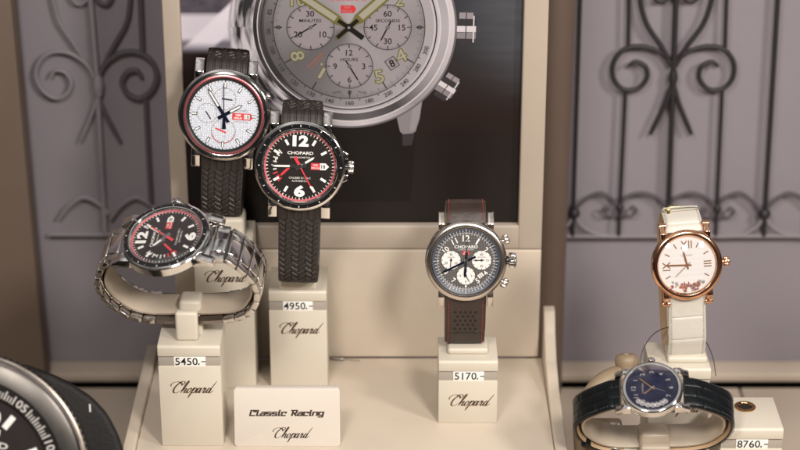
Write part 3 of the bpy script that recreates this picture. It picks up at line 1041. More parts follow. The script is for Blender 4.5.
# streaks of reflected light on the printed case flank
b.ring(96 * u, 126 * u, .0285, 'ink_flank', 120, 205, 318)
b.build('printed_watch_case', poster)
b = MB(); zz = .056
for i in range(60):
    b.tick(i * 6, (70.5 if i % 5 else 67) * u, 75 * u, (.6 if i % 5 else 1.3) * u, zz, 'ink_dark' if i % 5 == 0 else 'ink_mid')
for i in range(300):
    if i % 5: b.tick(i * 1.2, 72.5 * u, 75 * u, .35 * u, zz, 'ink_mid')
for i, s in enumerate(('60', '65', '70', '75', '80', '85', '90', '100', '110', '120', '130', '140', '160', '180', '200', '240', '280', '300')):
    a = 354 - i * 14.5
    b.text(s, 6.2 * u, 80.6 * u * math.sin(R_(a)), 80.6 * u * math.cos(R_(a)), zz, 'ink_dark', rot=a + (180 if 90 < a % 360 < 270 else 0), bold=.012)
    b.tick(a + 7, 76.5 * u, 78.5 * u, .8 * u, zz, 'ink_dark')
for a, s in ((120, '4'), (150, '5'), (240, '8'), (210, '7')):
    x, y = 60 * u * math.sin(R_(a)), 60 * u * math.cos(R_(a))
    if a == 210:
        b.tick(a, 49 * u, 63 * u, 4.6 * u, zz, 'ink_olive'); b.tick(a, 50 * u, 62 * u, 3.0 * u, zz + .004, 'ink_lume')
        b.disc(1.9 * u, zz, 'ink_olive', (-28 * u, -39 * u), 16); b.disc(1.1 * u, zz + .004, 'ink_lume', (-28 * u, -39 * u), 16)
    else:
        rr = {120: -28, 150: -12, 240: 80}[a]
        b.text(s, 19 * u, x, y, zz, 'ink_olive', rot=rr, bold=.055, xs=1.15); b.text(s, 19 * u, x, y, zz + .004, 'ink_lume', rot=rr, bold=.0, xs=1.15)
        b.disc(1.9 * u, zz, 'ink_olive', (38 * u * math.sin(R_(a + 10)), 42 * u * math.cos(R_(a + 10))), 16) if a == 150 else None
for a in (300, 330, 0, 30, 60):
    s = {300: '10', 330: '11', 0: '12', 30: '1', 60: '2'}[a]
    b.text(s, 19 * u, 58 * u * math.sin(R_(a)), 58 * u * math.cos(R_(a)), zz, 'ink_olive', bold=.055); b.text(s, 19 * u, 58 * u * math.sin(R_(a)), 58 * u * math.cos(R_(a)), zz + .004, 'ink_lume')
for a in (90, 270):
    b.ring(1.3 * u, 2.2 * u, zz, 'ink_dark', 24, c=((70.5 * u) * math.sin(R_(a)), 0))
b.text('SWISS', 3.4 * u, -13 * u, -69 * u, zz, 'ink_dark', rot=-6); b.text('MADE', 3.4 * u, 13 * u, -69 * u, zz, 'ink_dark', rot=6)
b.ring(1.2 * u, 2.1 * u, zz, 'ink_dark', 20, c=(0, -69 * u))
b.tick(225, 38 * u, 60 * u, 1.3 * u, zz, 'ink_rust'); b.tick(221, 40 * u, 60 * u, .7 * u, zz, 'ink_rust')
b.M = T(43 * u, -38 * u, 0) @ Matrix.Rotation(R_(34), 4, 'Z')
b.flat([(-5.5 * u, -6 * u), (5.5 * u, -6 * u), (5.5 * u, 6 * u), (-5.5 * u, 6 * u)], zz, 'ink_dark')
b.flat([(-4.6 * u, -5.2 * u), (4.6 * u, -5.2 * u), (4.6 * u, 5.2 * u), (-4.6 * u, 5.2 * u)], zz + .004, 'ink_light')
b.text('8', 11 * u, 0, 0, zz + .008, 'ink_black', rot=8, bold=.02)
b.M = Matrix.Identity(4)
b.text('CHOPARD', 7 * u, 0, 34 * u, zz, 'ink_black', bold=.01, xs=1.2); b.text('CHRONOMETER', 4.4 * u, 0, 29 * u, zz, 'ink_red', xs=1.1)
b.flat([(-8 * u, 15 * u), (5 * u, 15 * u), (7.5 * u, 19 * u), (5 * u, 23 * u), (-8 * u, 23 * u)], zz, 'ink_red')
b.text('1000', 3.6 * u, -1.5 * u, 21 * u, zz + .004, 'ink_light'); b.text('MIGLIA', 3.2 * u, -1.5 * u, 17.2 * u, zz + .004, 'ink_light')
b.build('printed_scale', poster)


def printed_sub(c, nums, word, hang, hl):
    b = MB(); r = 24 * u; z0 = .062
    b.disc(r, z0, 'ink_dark', c, 96); b.disc(r * .965, z0 + .003, 'ink_light', c, 96)
    b.disc(r * .90, z0 + .006, 'ink_grey', c, 96); b.disc(r * .885, z0 + .009, 'ink_light', c, 96)
    for i in range(12): b.tick(i * 30, r * .80, r * .96, r * .045, z0 + .012, 'ink_dark', c)
    for i in range(60): b.tick(i * 6, r * .90, r * .96, r * .016, z0 + .012, 'ink_mid', c)
    for t, a in nums: b.text(t, r * .36, c[0] + r * .60 * math.sin(R_(a)), c[1] + r * .60 * math.cos(R_(a)), z0 + .012, 'ink_black', bold=.012)
    b.text(word, r * .19, c[0], c[1] + r * .30, z0 + .012, 'ink_black', bold=.012, xs=1.2)
    b.hand(hang, baton(hl * r, r * .06, r * .3, .3), z0 + .013, .004, 'ink_black', c); b.disc(r * .09, z0 + .02, 'ink_mid', c, 24)
    b.build('printed_subdial', poster)


printed_sub((-38.5 * u, 0), (('30', 0), ('10', 120), ('20', 240)), 'MINUTES', 238, .75)
printed_sub((38.7 * u, 0), (('60', 0), ('15', 90), ('30', 180), ('45', 270)), 'SECONDS', 207, .72)
printed_sub((0, -41 * u), (('12', 0), ('3', 90), ('6', 180), ('9', 270)), 'HOURS', 150, .8)
b = MB(); zz = .09
for a, l, w in ((305, 84, 10), (48, 74, 11)):
    b.hand(a, [(-w * .20 * u, -17 * u), (w * .20 * u, -17 * u), (w * .28 * u, 8 * u), (w * .5 * u, 14 * u), (w * .5 * u, l * .8 * u), (0, l * u), (-w * .5 * u, l * .8 * u), (-w * .5 * u, 14 * u), (-w * .28 * u, 8 * u)], zz, .003, 'ink_olive')
    b.hand(a, [(-w * .30 * u, 16 * u), (w * .30 * u, 16 * u), (w * .30 * u, l * .78 * u), (-w * .30 * u, l * .78 * u)], zz + .004, .003, 'ink_lume')
    zz += .008
b.tick(128, -2 * u, 18 * u, 5.0 * u, zz, 'ink_black'); b.tick(305, -2 * u, 13 * u, 4.0 * u, zz, 'ink_black'); b.tick(228, -2 * u, 16 * u, 4.0 * u, zz, 'ink_black'); b.tick(48, -2 * u, 12 * u, 4.0 * u, zz, 'ink_black')
b.disc(4.0 * u, zz + .003, 'ink_black', seg=24); b.disc(1.4 * u, zz + .006, 'ink_grey', seg=24)
b.build('printed_hands', poster)

# ================================================================== STANDS + WATCHES
# ---- brown leather chronograph, stand 5170
Ps = at_z(467.5, 423, 0)
st4 = stand('watch_stand', 'short cream stand under the brown strapped chronograph, alone mid tray', (Ps.x, Ps.y, 0), 3.53, 1.49, 2.7, 2.35)
price_tag('5170.-', (Ps.x + .02, Ps.y + .05, 3.53 - .87), 'white price tag reading 5170 on the short stand under the brown strapped chronograph')
Y0 = Ps.y
Pd = at_Y(466, 261, Y0 + .6); t_ = (Pd - CAM).dot(FW); R = 41 * t_ / F
M4 = face_pose(Pd, 0, 13, 0)
w = tag(empty('wrist_watch', M4), 'grey chronograph with three white subdials on a brown perforated leather strap', 'watch')
xw = 1.03
screwless_case(w, R, CASE, 'taupe_metal', dict(xw=xw, reach=R * 1.2, lw=.30, drop=.5))
b = MB()
b.lathe([(R * .99, -.06), (R, .0), (.985 * R, .08), (.93 * R, .15), (.87 * R, .17), (.85 * R, .16)], 'taupe_metal', 128)
b.lathe([(.85 * R, .16), (.835 * R, .13), (.82 * R, .08)], 'steel_dark', 128)
b.build('bezel', w)
d = MB(); d.disc(.70 * R, 0, 'guilloche_dial', seg=96); d.lathe([(.695 * R, .002), (.83 * R, .10)], 'blue_flange', 128)
dial = d.build('dial', w)
k = MB()
for i in range(60): k.tick(i * 6, .66 * R, .695 * R, (.012 if i % 5 else .024) * R, .006, 'white_print')
for i in range(120):
    a = R_(i * 3); dd = Vector((math.sin(a), math.cos(a), 0)); nn = Vector((dd.y, -dd.x, 0)) * .006 * R
    zf = lambda r: .002 + (r - .695) / .135 * .098 + .005
    r1 = .80 if i % 10 == 0 else .765
    k.add([tuple(dd * (R * r) + nn * s + Vector((0, 0, zf(r)))) for r, s in ((.725, -1), (.725, 1), (r1, 1), (r1, -1))], [[0, 1, 2, 3]], 'white_print' if i % 2 == 0 else 'black_print')
k.ring(.700 * R, .712 * R, .010, 'white_print')
for t, a, sz, rr in (('12', 0, .22, 0), ('11', -30, .2, -25), ('10', -60, .18, -45), ('2', 60, .18, 40), ('5', 150, .18, -35), ('4', 122, .16, -50), ('8', 240, .15, 50), ('7', 212, .17, 30)):
    k.text(t, sz * R, .565 * R * math.sin(R_(a)), .565 * R * math.cos(R_(a)), .006, 'white_lume', rot=rr, bold=.012)
k.tick(30, .48 * R, .64 * R, .04 * R, .006, 'white_lume'); k.tick(180, .60 * R, .65 * R, .04 * R, .006, 'white_lume')
k.build('hour_markers', dial)
k = MB(); k.text('CHOPARD', .10 * R, 0, .355 * R, .006, 'white_lume', xs=1.2, bold=.012); k.text('CHRONOMETER', .05 * R, 0, .285 * R, .006, 'white_print')
arrow_logo(k, 0, .20 * R, .17 * R, .10 * R, .006)
k.text('23', .09 * R, .36 * R, -.36 * R, .012, 'black_print', rot=-40); k.M = T(.36 * R, -.36 * R, 0) @ Matrix.Rotation(R_(40), 4, 'Z'); k.flat([(-.07 * R, -.05 * R), (.07 * R, -.05 * R), (.07 * R, .05 * R), (-.07 * R, .05 * R)], .008, 'subdial_white')
k.build('dial_lettering', dial)
chrono_subdial(dial, (-.365 * R, .02 * R), .245 * R, .006, 'subdial_white', 'black_print', (('30', 0), ('10', 120), ('20', 240)), 'MINUTES', 185, 'black_print')
chrono_subdial(dial, (.38 * R, .02 * R), .25 * R, .006, 'subdial_white', 'black_print', (('60', 0), ('15', 90), ('30', 180), ('45', 270)), 'SECONDS', 268, 'black_print')
chrono_subdial(dial, (0, -.37 * R), .235 * R, .006, 'subdial_white', 'black_print', (('12', 0), ('3', 90), ('6', 180), ('9', 270)), None, 150, 'black_print')
lume_hand(w, 'hour_hand', 184, .42 * R, .06 * R, .03, 'blue_hand', 'blue_hand', .22 * R)
lume_hand(w, 'minute_hand', 244, .70 * R, .05 * R, .05, 'blue_hand', 'blue_hand', .26 * R)
s = MB(); s.hand(3, baton(.62 * R, .02 * R, .2 * R, .5), .075, .01, 'steel'); s.lathe([(0, .1), (.04 * R, .098), (.05 * R, .07)], 'steel', 20); s.build('second_hand', w)
glass(w, .85 * R, .15, .06, 'crystal_coated')
crown(w, radial(90, R * .97, -.18), .19 * R, .17 * R, 'steel_polish', 12)
for a_ in (62, 121): crown(w, radial(a_, R * .96, -.14), .27, .24, 'taupe_metal', 16, .17, 'taupe_metal', 'pusher')
path4 = upright_loop(R * 1.05, -.42, 4.5, R * 1.2 + .28, 3.1, .75)
b = MB(); wd = lambda v: 2.05 - .06 * min(1, v * 4)
pp, LL = sweep(b, path4, wd, .30, 'brown_leather', 140, 12, lining='tan_lining', crown=.5)
strap = b.build('strap', w)
b = MB()
for sx in (-1, 1): stitches(b, path4, sx * .84, .30, 'red_thread', .17, .11, .25)
b.build('stitching', strap)
b = MB()                                            # perforations: flat discs, the shade of the holes put into a near-black colour
p400, _ = resample(path4, 400); n_row = 0; s = .9
while s < 2.4:
    i = int(s / LL * 399); q = p400[i]; tt = (p400[i + 1] - p400[i - 1]).normalized(); nn = Vector((-tt.y, tt.x))
    if nn.y < 0: nn = -nn
    for kx in ((-.36, -.12, .12, .36) if n_row % 2 else (-.48, -.24, 0, .24, .48)):
        c = Vector((kx * 1.05, q.x + nn.x * .152, q.y + nn.y * .152)); vs = []
        for j in range(12):
            a = 2 * PI * j / 12; vs.append((c.x + .085 * math.cos(a), c.y + tt.x * .085 * math.sin(a), c.z + tt.y * .085 * math.sin(a)))
        b.add(vs, [list(range(12))], 'hole')
    s += .23; n_row += 1
b.build('perforations', strap)
b = MB(); b.M = world(st4).inverted()
b.rbox((Ps.x, Y0 + 1.45, 3.53 + .16), (2.05, 1.5, .36), 'cream_lacquer', .14, 3); b.build('pad', st4)
collar(st4, M4, path4, 1.5)

# ---- black-dialled rubber strap, stand 4950
Ps = at_z(299.5, 388, 0)
st2 = stand('watch_stand', 'tall cream stand under the black dialled rubber strap watch, behind the sign', (Ps.x, Ps.y, 0), 5.63, 1.49, 3.0, 2.25)
price_tag('4950.-', (Ps.x + .0, Ps.y + .05, 5.63 - .87), 'white price tag reading 4950 on the tall stand behind the sign')
Pd = at_Y(300, 166, 3.0); t_ = (Pd - CAM).dot(FW); R = 45.5 * t_ / F
M2_ = face_pose(Pd, 0, 13, 2)
w2, xw2 = gt_watch('wrist_watch', M2_, R, (57, 269, 151), 'black dialled steel watch upright on black tyre tread rubber strap', 'rubber')
zlow = 6.6
bot = (Pd.z - zlow) / math.cos(R_(13)) - .35
path2 = upright_loop(R * 1.03, -.45, bot, R * 1.17 + .32, 3.3, .35)
b = MB(); sweep(b, path2, lambda v: 2.08 - .1 * min(1, v * 5), .30, 'rubber', 420, 60, tread, crown=.35); b.build('strap', w2)
b = MB(); b.M = world(st2).inverted()
b.rbox((Ps.x, 4.75, 5.63 + .35), (2.0, 1.7, .8), 'cream_lacquer', .2, 4); b.build('pad', st2)
collar(st2, M2_, path2, 1.5)

# ---- white-dialled chronograph, tallest stand
Ps = at_z(225, 388, 0)
Ps = Vector((at_Y(224.5, 300, 3.75).x, 3.75, 0))
st1 = stand('watch_stand', 'tallest cream stand with no visible tag under the white dialled chronograph', (Ps.x, Ps.y, 0), 8.3, 1.49, 3.0, 1.95)
Pd = at_Y(224, 115, 4.15); t_ = (Pd - CAM).dot(FW); R = 46 * t_ / F
M1 = face_pose(Pd, 0, 14, 3.5)
w = tag(empty('wrist_watch', M1), 'white dialled chronograph with red bezel ring on the tallest stand', 'watch')
screwless_case(w, R, CASE, 'steel_polish', dict(xw=R * .47, reach=R * 1.2, lw=.44, drop=.42))
b = MB()
b.lathe([(R, -.06), (R, .04), (.98 * R, .09), (.95 * R, .115)], 'steel_polish', 128)
b.lathe([(.95 * R, .115), (.945 * R, .12), (.89 * R, .14)], 'black_ceramic', 128)
b.lathe([(.89 * R, .14), (.883 * R, .16), (.875 * R, .155)], 'steel_polish', 128)
b.lathe([(.875 * R, .155), (.85 * R, .175), (.822 * R, .167)], 'red_ring', 128)
b.lathe([(.822 * R, .167), (.80 * R, .15), (.755 * R, .02)], 'black_flange', 128)
b.build('bezel', w)
d = MB(); d.disc(.79 * R, 0, 'white_honeycomb', seg=96); dial = d.build('dial', w)
k = MB()
for i in range(60): k.tick(i * 6, .715 * R, .755 * R, (.012 if i % 5 else .02) * R, .005, 'black_print')
for h in range(12):
    k.tick(h * 30, .585 * R, .70 * R, .060 * R, .005, 'blue_hand', th=.02)
    k.tick(h * 30, .60 * R, .70 * R, .034 * R, .026, 'white_lume')
k.build('hour_markers', dial)
k = MB(); arrow_logo(k, .33 * R, -.015 * R, .30 * R, .15 * R, .012, 0, 'red_print', 'white_lume')
k.flat([(.42 * R, -.09 * R), (.58 * R, -.09 * R), (.64 * R, -.015 * R), (.58 * R, .06 * R), (.42 * R, .06 * R)], .018, 'red_print')
k.flat([(.435 * R, -.065 * R), (.56 * R, -.065 * R), (.56 * R, .035 * R), (.435 * R, .035 * R)], .022, 'white_lume'); k.text('18', .12 * R, .50 * R, -.015 * R, .026, 'black_print')
k.text('CHOPARD', .065 * R, .36 * R, .11 * R, .006, 'grey_print', bold=.005); k.text('CHRONOMETER', .045 * R, .37 * R, -.13 * R, .006, 'grey_print')
k.build('dial_lettering', dial)
for c, rr, ha, hm in (((0, .35 * R), .25 * R, 95, 'black_print'), ((-.37 * R, .02 * R), .22 * R, 145, 'black_print'), ((0, -.36 * R), .27 * R, 290, 'red_paint')):
    b = MB(); b.ring(rr * .955, rr, .005, 'grey_print', 64, c=c)
    for i in range(12): b.tick(i * 30, rr * .82, rr * .95, rr * .05, .005, 'grey_print', c)
    if hm == 'red_paint': b.ring(rr * .90, rr * .955, .0055, 'red_track', 48, 100, 260, c)
    b.build('subdial', dial)
    b = MB(); b.hand(ha, baton(rr * .75, rr * .12, rr * .25), .012, .008, hm, c); b.build('subdial_hand', dial)
lume_hand(w, 'hour_hand', 59, .46 * R, .075 * R, .03, 'blue_hand', 'white_lume', .15 * R)
lume_hand(w, 'minute_hand', 326, .68 * R, .068 * R, .055, 'blue_hand', 'white_lume', .18 * R)
s = MB(); s.hand(357, baton(.72 * R, .018 * R, .05 * R, .4), .085, .01, 'black_print')
s.hand(357, [(-.045 * R, -.30 * R), (.045 * R, -.30 * R), (.02 * R, -.04 * R), (-.02 * R, -.04 * R)], .0855, .012, 'blue_hand')
s.lathe([(0, .115), (.05 * R, .112), (.06 * R, .03)], 'blue_hand', 24); s.build('second_hand', w)
glass(w, .81 * R, .158, .02, 'crystal_coated')
crown(w, radial(90, R * .98, -.24), .13 * R, .12 * R, 'steel', 16)
pusher(w, 64, R * .98, -.2, 'steel_polish', .19, .18, .06, 'steel'); pusher(w, 116, R * .98, -.2, 'steel_polish', .19, .18, .06, 'steel')
bot = (Pd.z - 9.85) / math.cos(R_(14)) - .3
path1 = upright_loop(R * 1.03, -.45, bot, R * 1.17 + .42, 2.85, .35)
b = MB(); sweep(b, path1, lambda v: 2.12 - .1 * min(1, v * 5), .30, 'rubber', 420, 60, tread, crown=.35); b.build('strap', w)
b = MB(); b.M = world(st1).inverted()
b.rbox((Ps.x, Ps.y + 1.3, 8.3 + .6), (2.2, 1.7, 1.2), 'cream_lacquer', .25, 4); b.build('pad', st1)
collar(st1, M1, path1, 1.5)

# ---- steel bracelet watch lying across stand 5450
Ps = at_z(193, 446, 0)
st3 = stand('watch_stand', 'cream stand at left carrying the steel bracelet watch, left of the sign', (Ps.x, Ps.y, 0), 5.58, 1.53, 3.0, 2.4)
price_tag('5450.-', (Ps.x + .02, Ps.y + .05, 5.58 - .87), 'white price tag reading 5450 on the stand left of the sign')
Pd = at_t(166, 237, 97.3); R = 45.5 * 97.3 / F
M3 = cam_axes((.13, .74, -.66), (-.995, -.02, -.22), Pd)
w3, xw3 = gt_watch('wrist_watch', M3, R, (311, 33, 35), 'black dialled watch on a steel link bracelet lying round its holder', 'bracelet')
path3 = lying_loop(R * 1.05, -.45, 4.0, 5.3)
p, LL = resample(path3, 26); cy, cz = 0, -2.8
bh = {0: MB(), 1: MB()}
for i in range(25):
    a, c = p[i], p[i + 1]; mid = (a + c) / 2; t = c - a; l = t.length * .90; t.normalize(); nn = Vector((-t.y, t.x))
    if nn.x * (mid.x - cy) + nn.y * (mid.y - cz) < 0: nn = -nn
    wd_ = 2.1 - .25 * (1 - abs(i - 12) / 12)
    b = bh[0 if i < 12 else 1]
    X = Matrix(((1, 0, 0, 0), (0, t.x, nn.x, mid.x), (0, t.y, nn.y, mid.y), (0, 0, 0, 1)))
    if 10 <= i <= 14: continue
    cw = wd_ * .60
    b.M = X
    b.rbox((0, 0, .0), (cw, l, .34), 'steel_polish', .07, 3)
    for s_ in (-1, 1):
        b.rbox((s_ * (cw / 2 + (wd_ - cw) / 4 + .008), 0, -.01), ((wd_ - cw) / 2 - .016, l, .30), 'steel', .055, 2)
for q, seg_ in ((0, p[0:12]), (1, p[14:26])):
    bh[q].M = Matrix.Identity(4); sweep(bh[q], [tuple(e[:2]) for e in seg_], lambda v: 1.7, .16, 'steel_dark', 40, 4)  # dark band added inside so the gaps between links look shaded
    bh[q].M = Matrix.Identity(4); bh[q].build('bracelet', w3)
b = MB(); sweep(b, [tuple(q[:2]) for q in p[10:16]], lambda v: 1.82, .36, 'steel_brush', 30, 8, crown=.4); b.build('clasp', w3)
b = MB(); b.bprism([(R * .96, -.2), (R * 1.06, -.25), (R * 1.08, -.5), (R * 1.02, -.62), (R * .9, -.5), (R * .9, -.2)], -xw3, xw3, 'steel_polish', .03, 2); b.build('end_link', w3)
b = MB(); b.bprism([(-R * .96, -.2), (-R * 1.06, -.25), (-R * 1.08, -.5), (-R * 1.02, -.62), (-R * .9, -.5), (-R * .9, -.2)], -xw3, xw3, 'steel_polish', .03, 2)
b.build('end_link', w3)
collar(st3, M3, [path3[i] for i in range(1, 12)], 1.25, .22, .36, lo=.08, hi=.95, m='collar_greige')
pb = M3 @ Vector((0, 0, -4.85))
b = MB(); b.M = world(st3).inverted()
b.rbox((pb.x, pb.y + .1, (pb.z + 5.58) / 2 - .1), (1.15, 1.3, pb.z - 5.58 + .9), 'cream_lacquer', .22, 4)
pf = M3 @ Vector((-1.22, 0, -5.0)); zt_ = pf.z + .75; b.rbox((pf.x, pf.y - .05, (zt_ + 5.57) / 2), (1.1, .5, zt_ - 5.57), 'cream_lacquer', .16, 4); b.build('stem', st3)

# ---- rose gold watch, white strap
Pe = at_Y(681, 369, -1.5)
hg = Pe.z - (ZS - .5)
st5 = stand('watch_stand', 'cream stand under the rose gold watch, behind the blue watch', (Pe.x, -1.5, ZS - .5), hg, 1.5, 2.9, 2.25)
Pd = at_Y(687, 265, -.5); t_ = (Pd - CAM).dot(FW); R = 36 * t_ / F
M5 = face_pose(Pd, 3.5, 15, -3)
w = tag(empty('wrist_watch', M5), 'rose gold watch with pale dial and loose stones on a white strap', 'watch')
screwless_case(w, R, [(0, -.62), (.78, -.62), (.92, -.5), (.985, -.3), (.985, -.1), (.95, -.03), (.88, -.02)], 'rose_gold', dict(xw=.92, reach=R * 1.17, lw=.27, drop=.5))
b = MB(); b.lathe([(.99 * R, -.1), (1.0 * R, -.02), (.985 * R, .06), (.94 * R, .12), (.88 * R, .14), (.84 * R, .12), (.80 * R, .02)], 'rose_gold', 128); b.build('bezel', w)
d = MB(); d.disc(.80 * R, 0, 'pearl_dial', seg=96); dial = d.build('dial', w)
k = MB()
for t, a in (('XII', 0), ('III', 90), ('VI', 180), ('IX', 270)):
    k.text(t, .31 * R, .58 * R * math.sin(R_(a)), .58 * R * math.cos(R_(a)), .006, 'rose_matte', rot={0: 0, 90: 90, 180: 180, 270: 270}[a], xs=.9, bold=.005)
for h in (1, 2, 4, 5, 7, 8, 10, 11): k.tick(h * 30, .55 * R, .70 * R, .03 * R, .006, 'rose_matte')
k.build('hour_markers', dial)
k = MB(); k.text('CHOPARD', .07 * R, 0, .27 * R, .006, 'grey_print'); k.build('dial_lettering', dial)
for nm, a, l, ww, zz in (('hour_hand', 347, .42, .05, .02), ('minute_hand', 273, .64, .045, .035), ('second_hand', 228, .5, .015, .05)):
    k = MB(); k.hand(a, baton(l * R, ww * R, .12 * R, .3), zz, .012, 'rose_matte'); k.lathe([(0, zz + .02), (.04 * R, zz + .018), (.045 * R, zz)], 'rose_matte', 20); k.build(nm, w)


def gem(b, x, y, z, r, m):
    ph = random.uniform(0, PI)
    ring = [(x + r * math.cos(ph + PI / 4 * i), y + r * math.sin(ph + PI / 4 * i), z) for i in range(8)]
    top = [(x + r * .55 * math.cos(ph + PI / 4 * i + .39), y + r * .55 * math.sin(ph + PI / 4 * i + .39), z + r * .5) for i in range(8)]
    b.add(ring + top, [list(range(8, 16))] + [[i, (i + 1) % 8, 8 + i] for i in range(8)] + [[(i + 1) % 8, 8 + (i + 1) % 8, 8 + i] for i in range(8)], m)


k = MB(); cnt = 0
for i in range(34):
    a = R_(180 + random.uniform(-50, 50)); rr = random.uniform(.56, .74) * R
    gem(k, rr * math.sin(a), rr * math.cos(a), .02, random.uniform(.035, .06) * R, random.choice(['diamond_pink', 'diamond', 'rose_matte', 'diamond_pink']))
k.build('loose_stones', w)
glass(w, .83 * R, .11, .34, 'crystal_plain')
crown(w, radial(90, R * .97, -.2), .14 * R, .14 * R, 'rose_gold', 16, dark='rose_matte')
for sx in (-1, 1):
    for sy in (-1, 1):
        b = MB(); b.M = T(sx * 1.06, sy * R * 1.10, -.38) @ Matrix.Rotation(PI / 2, 4, 'Y')
        b.lathe([(0, -.2), (.12, -.2), (.15, -.17), (.15, .17), (.12, .2), (0, .2)], 'rose_gold', 24)
        b.M = Matrix.Identity(4); b.build('lug_screw', w)
bot = (Pd.z - Pe.z - .35) / math.cos(R_(15)) - .1
path5 = upright_loop(R * 1.07, -.42, bot, R * 1.2 + .5, 2.8, .6)
b = MB(); sweep(b, path5, lambda v: 1.82 + .10 * math.sin(v * PI), .28, 'white_croc', 260, 40, croc(1, 1.15, .035), 'tan_lining', .6)
strap = b.build('strap', w)
b = MB()
for sx in (-1, 1): stitches(b, path5, sx * .80, .28, 'pale_thread', .15, .09, .3)
b.build('stitching', strap)
b = MB(); pc = Vector((-.25, R * 1.2 + .58, -1.45)); b.rbox(tuple(pc), (.5, .1, .42), 'yellow_gold', .03, 2); b.rbox((-.62, R * 1.2 + .45, -1.1), (.16, .3, .5), 'yellow_gold', .03, 2); b.build('buckle', w)
b = MB(); b.M = world(st5).inverted()
pb = M5 @ Vector((0, -bot, -1.9))
b.rbox((pb.x + .05, pb.y - .25, Pe.z + .15), (2.0, 1.5, .36), 'cream_lacquer', .14, 3); b.build('pad', st5)
collar(st5, M5, path5, 1.3)

# security wire looping round the strap foot
wp = [at_Y(640, 372, -1.6), at_Y(641, 356, -1.2), at_Y(647, 342, -.6), at_Y(658, 331, .2), at_Y(676, 326, 1.3), at_Y(694, 330, 1.0), at_Y(706, 342, .0), at_Y(713, 358, -.9), at_Y(716, 376, -1.5)]
b = MB(); b.tube(smooth(wp, 8), .026, 'wire_dark', 8)
tag(b.build('security_wire'), 'thin dark wire looping behind the white strap over its stand', 'wire')

# ---- blue dialled watch lying in front
Pd = at_t(652, 388, 97.0); R = 31 * 97.0 / F
M6 = cam_axes((.02, .80, -.60), (-.99, -.035, -.12), Pd)
w = tag(empty('wrist_watch', M6), 'blue dialled steel watch on a navy crocodile strap lying low at right', 'watch')
screwless_case(w, R, [(0, -.55), (.78, -.55), (.92, -.45), (.985, -.3), (.985, -.1), (.95, -.03), (.88, -.02)], 'steel_polish', dict(xw=.80, reach=R * 1.22, lw=.28, drop=.45))
b = MB(); b.lathe([(.99 * R, -.1), (R, -.02), (.985 * R, .06), (.94 * R, .12), (.89 * R, .14), (.85 * R, .12), (.82 * R, .02)], 'steel_polish', 128); b.build('bezel', w)
d = MB(); d.disc(.83 * R, 0, 'blue_dial', seg=96); dial = d.build('dial', w)
k = MB()
for h, t in ((12, '12'), (1, '1'), (2, '2'), (3, '3'), (4, '4'), (5, '5'), (6, '6'), (7, '7'), (8, '8'), (10, '10'), (11, '11')):
    k.text(t, .20 * R, .60 * R * math.sin(R_(h * 30)), .60 * R * math.cos(R_(h * 30)), .006, 'grey_print', rot=0, bold=.01)
k.build('numerals', dial)
k = MB(); k.text('CHOPARD', .08 * R, -.0 * R, .3 * R, .006, 'grey_print', rot=0); k.build('dial_lettering', dial)
for nm, a, l, ww, zz in (('hour_hand', 320, .38, .05, .02), ('minute_hand', 42, .60, .045, .035), ('second_hand', 200, .5, .012, .05)):
    k = MB(); k.hand(a, baton(l * R, ww * R, .1 * R, .3), zz, .01, 'rose_gold' if nm != 'second_hand' else 'steel'); k.lathe([(0, zz + .02), (.04 * R, zz + .018), (.045 * R, zz)], 'steel', 20); k.build(nm, w)
k = MB()
for i in range(7):
    a = R_(270 + (i - 3) * 13 + random.uniform(-2, 2)); rr = .66 * R
    k.lathe([(.10 * R, .02), (.10 * R, .05), (.075 * R, .055)], 'steel_polish', 20, c=(rr * math.sin(a), rr * math.cos(a)))
    gem(k, rr * math.sin(a), rr * math.cos(a), .05, .08 * R, 'diamond')
k.build('loose_stones', w)
glass(w, .86 * R, .11, .16, 'crystal_soft')
crown(w, radial(90, R * .97, -.2), .13 * R, .13 * R, 'steel_polish', 14)
path6 = lying_loop(R * 1.02, -.4, 3.72, 4.75)
b = MB(); sweep(b, path6, lambda v: 1.62 - .12 * math.sin(v * PI), .26, 'navy_croc', 300, 40, croc(3, .95, .03), 'tan_lining', .5)
strap = b.build('strap', w)
b = MB()
for sx in (-1, 1): stitches(b, path6, sx * .70, .26, 'grey_thread', .16, .1, .3)
b.build('stitching', strap)
b = MB(); pq, LL = resample(path6, 40)
for i, wk in ((24, .5), (28, .3)):
    q = pq[i]; t = (pq[i + 1] - pq[i - 1]).normalized(); nn = Vector((-t.y, t.x))
    if nn.y > 0 and q.y < -3: nn = -nn
    b.M = Matrix(((1, 0, 0, 0), (0, t.x, nn.x, q.x), (0, t.y, nn.y, q.y), (0, 0, 0, 1)))
    b.rbox((0, 0, .02), (1.72, wk, .42), 'navy_croc' if i == 28 else 'steel_polish', .05, 2)
b.build('buckle', w)
pb = M6 @ Vector((0, 0, -4.3))
st6 = stand('watch_stand', 'cream stand in the lower right whose collar carries the blue dialled watch', (pb.x, pb.y - 1.6, ZS - .5), pb.z - .6 - (ZS - .5), 1.5, 3.0, 2.2)
collar(st6, M6, [path6[i] for i in range(1, 12)], 1.25, .22, .34, lo=.08, hi=.95, m='collar_greige')
b = MB(); b.M = world(st6).inverted()
b.rbox((pb.x, pb.y, pb.z - .25), (1.5, 1.3, 1.3), 'collar_greige', .22, 4)
pf = M6 @ Vector((-1.0, 0, -4.5)); zt_ = pf.z + .6; b.rbox((pf.x, pf.y - .05, zt_ - 1.5), (1.45, .5, 3.0), 'collar_greige', .16, 4); b.build('stem', st6)

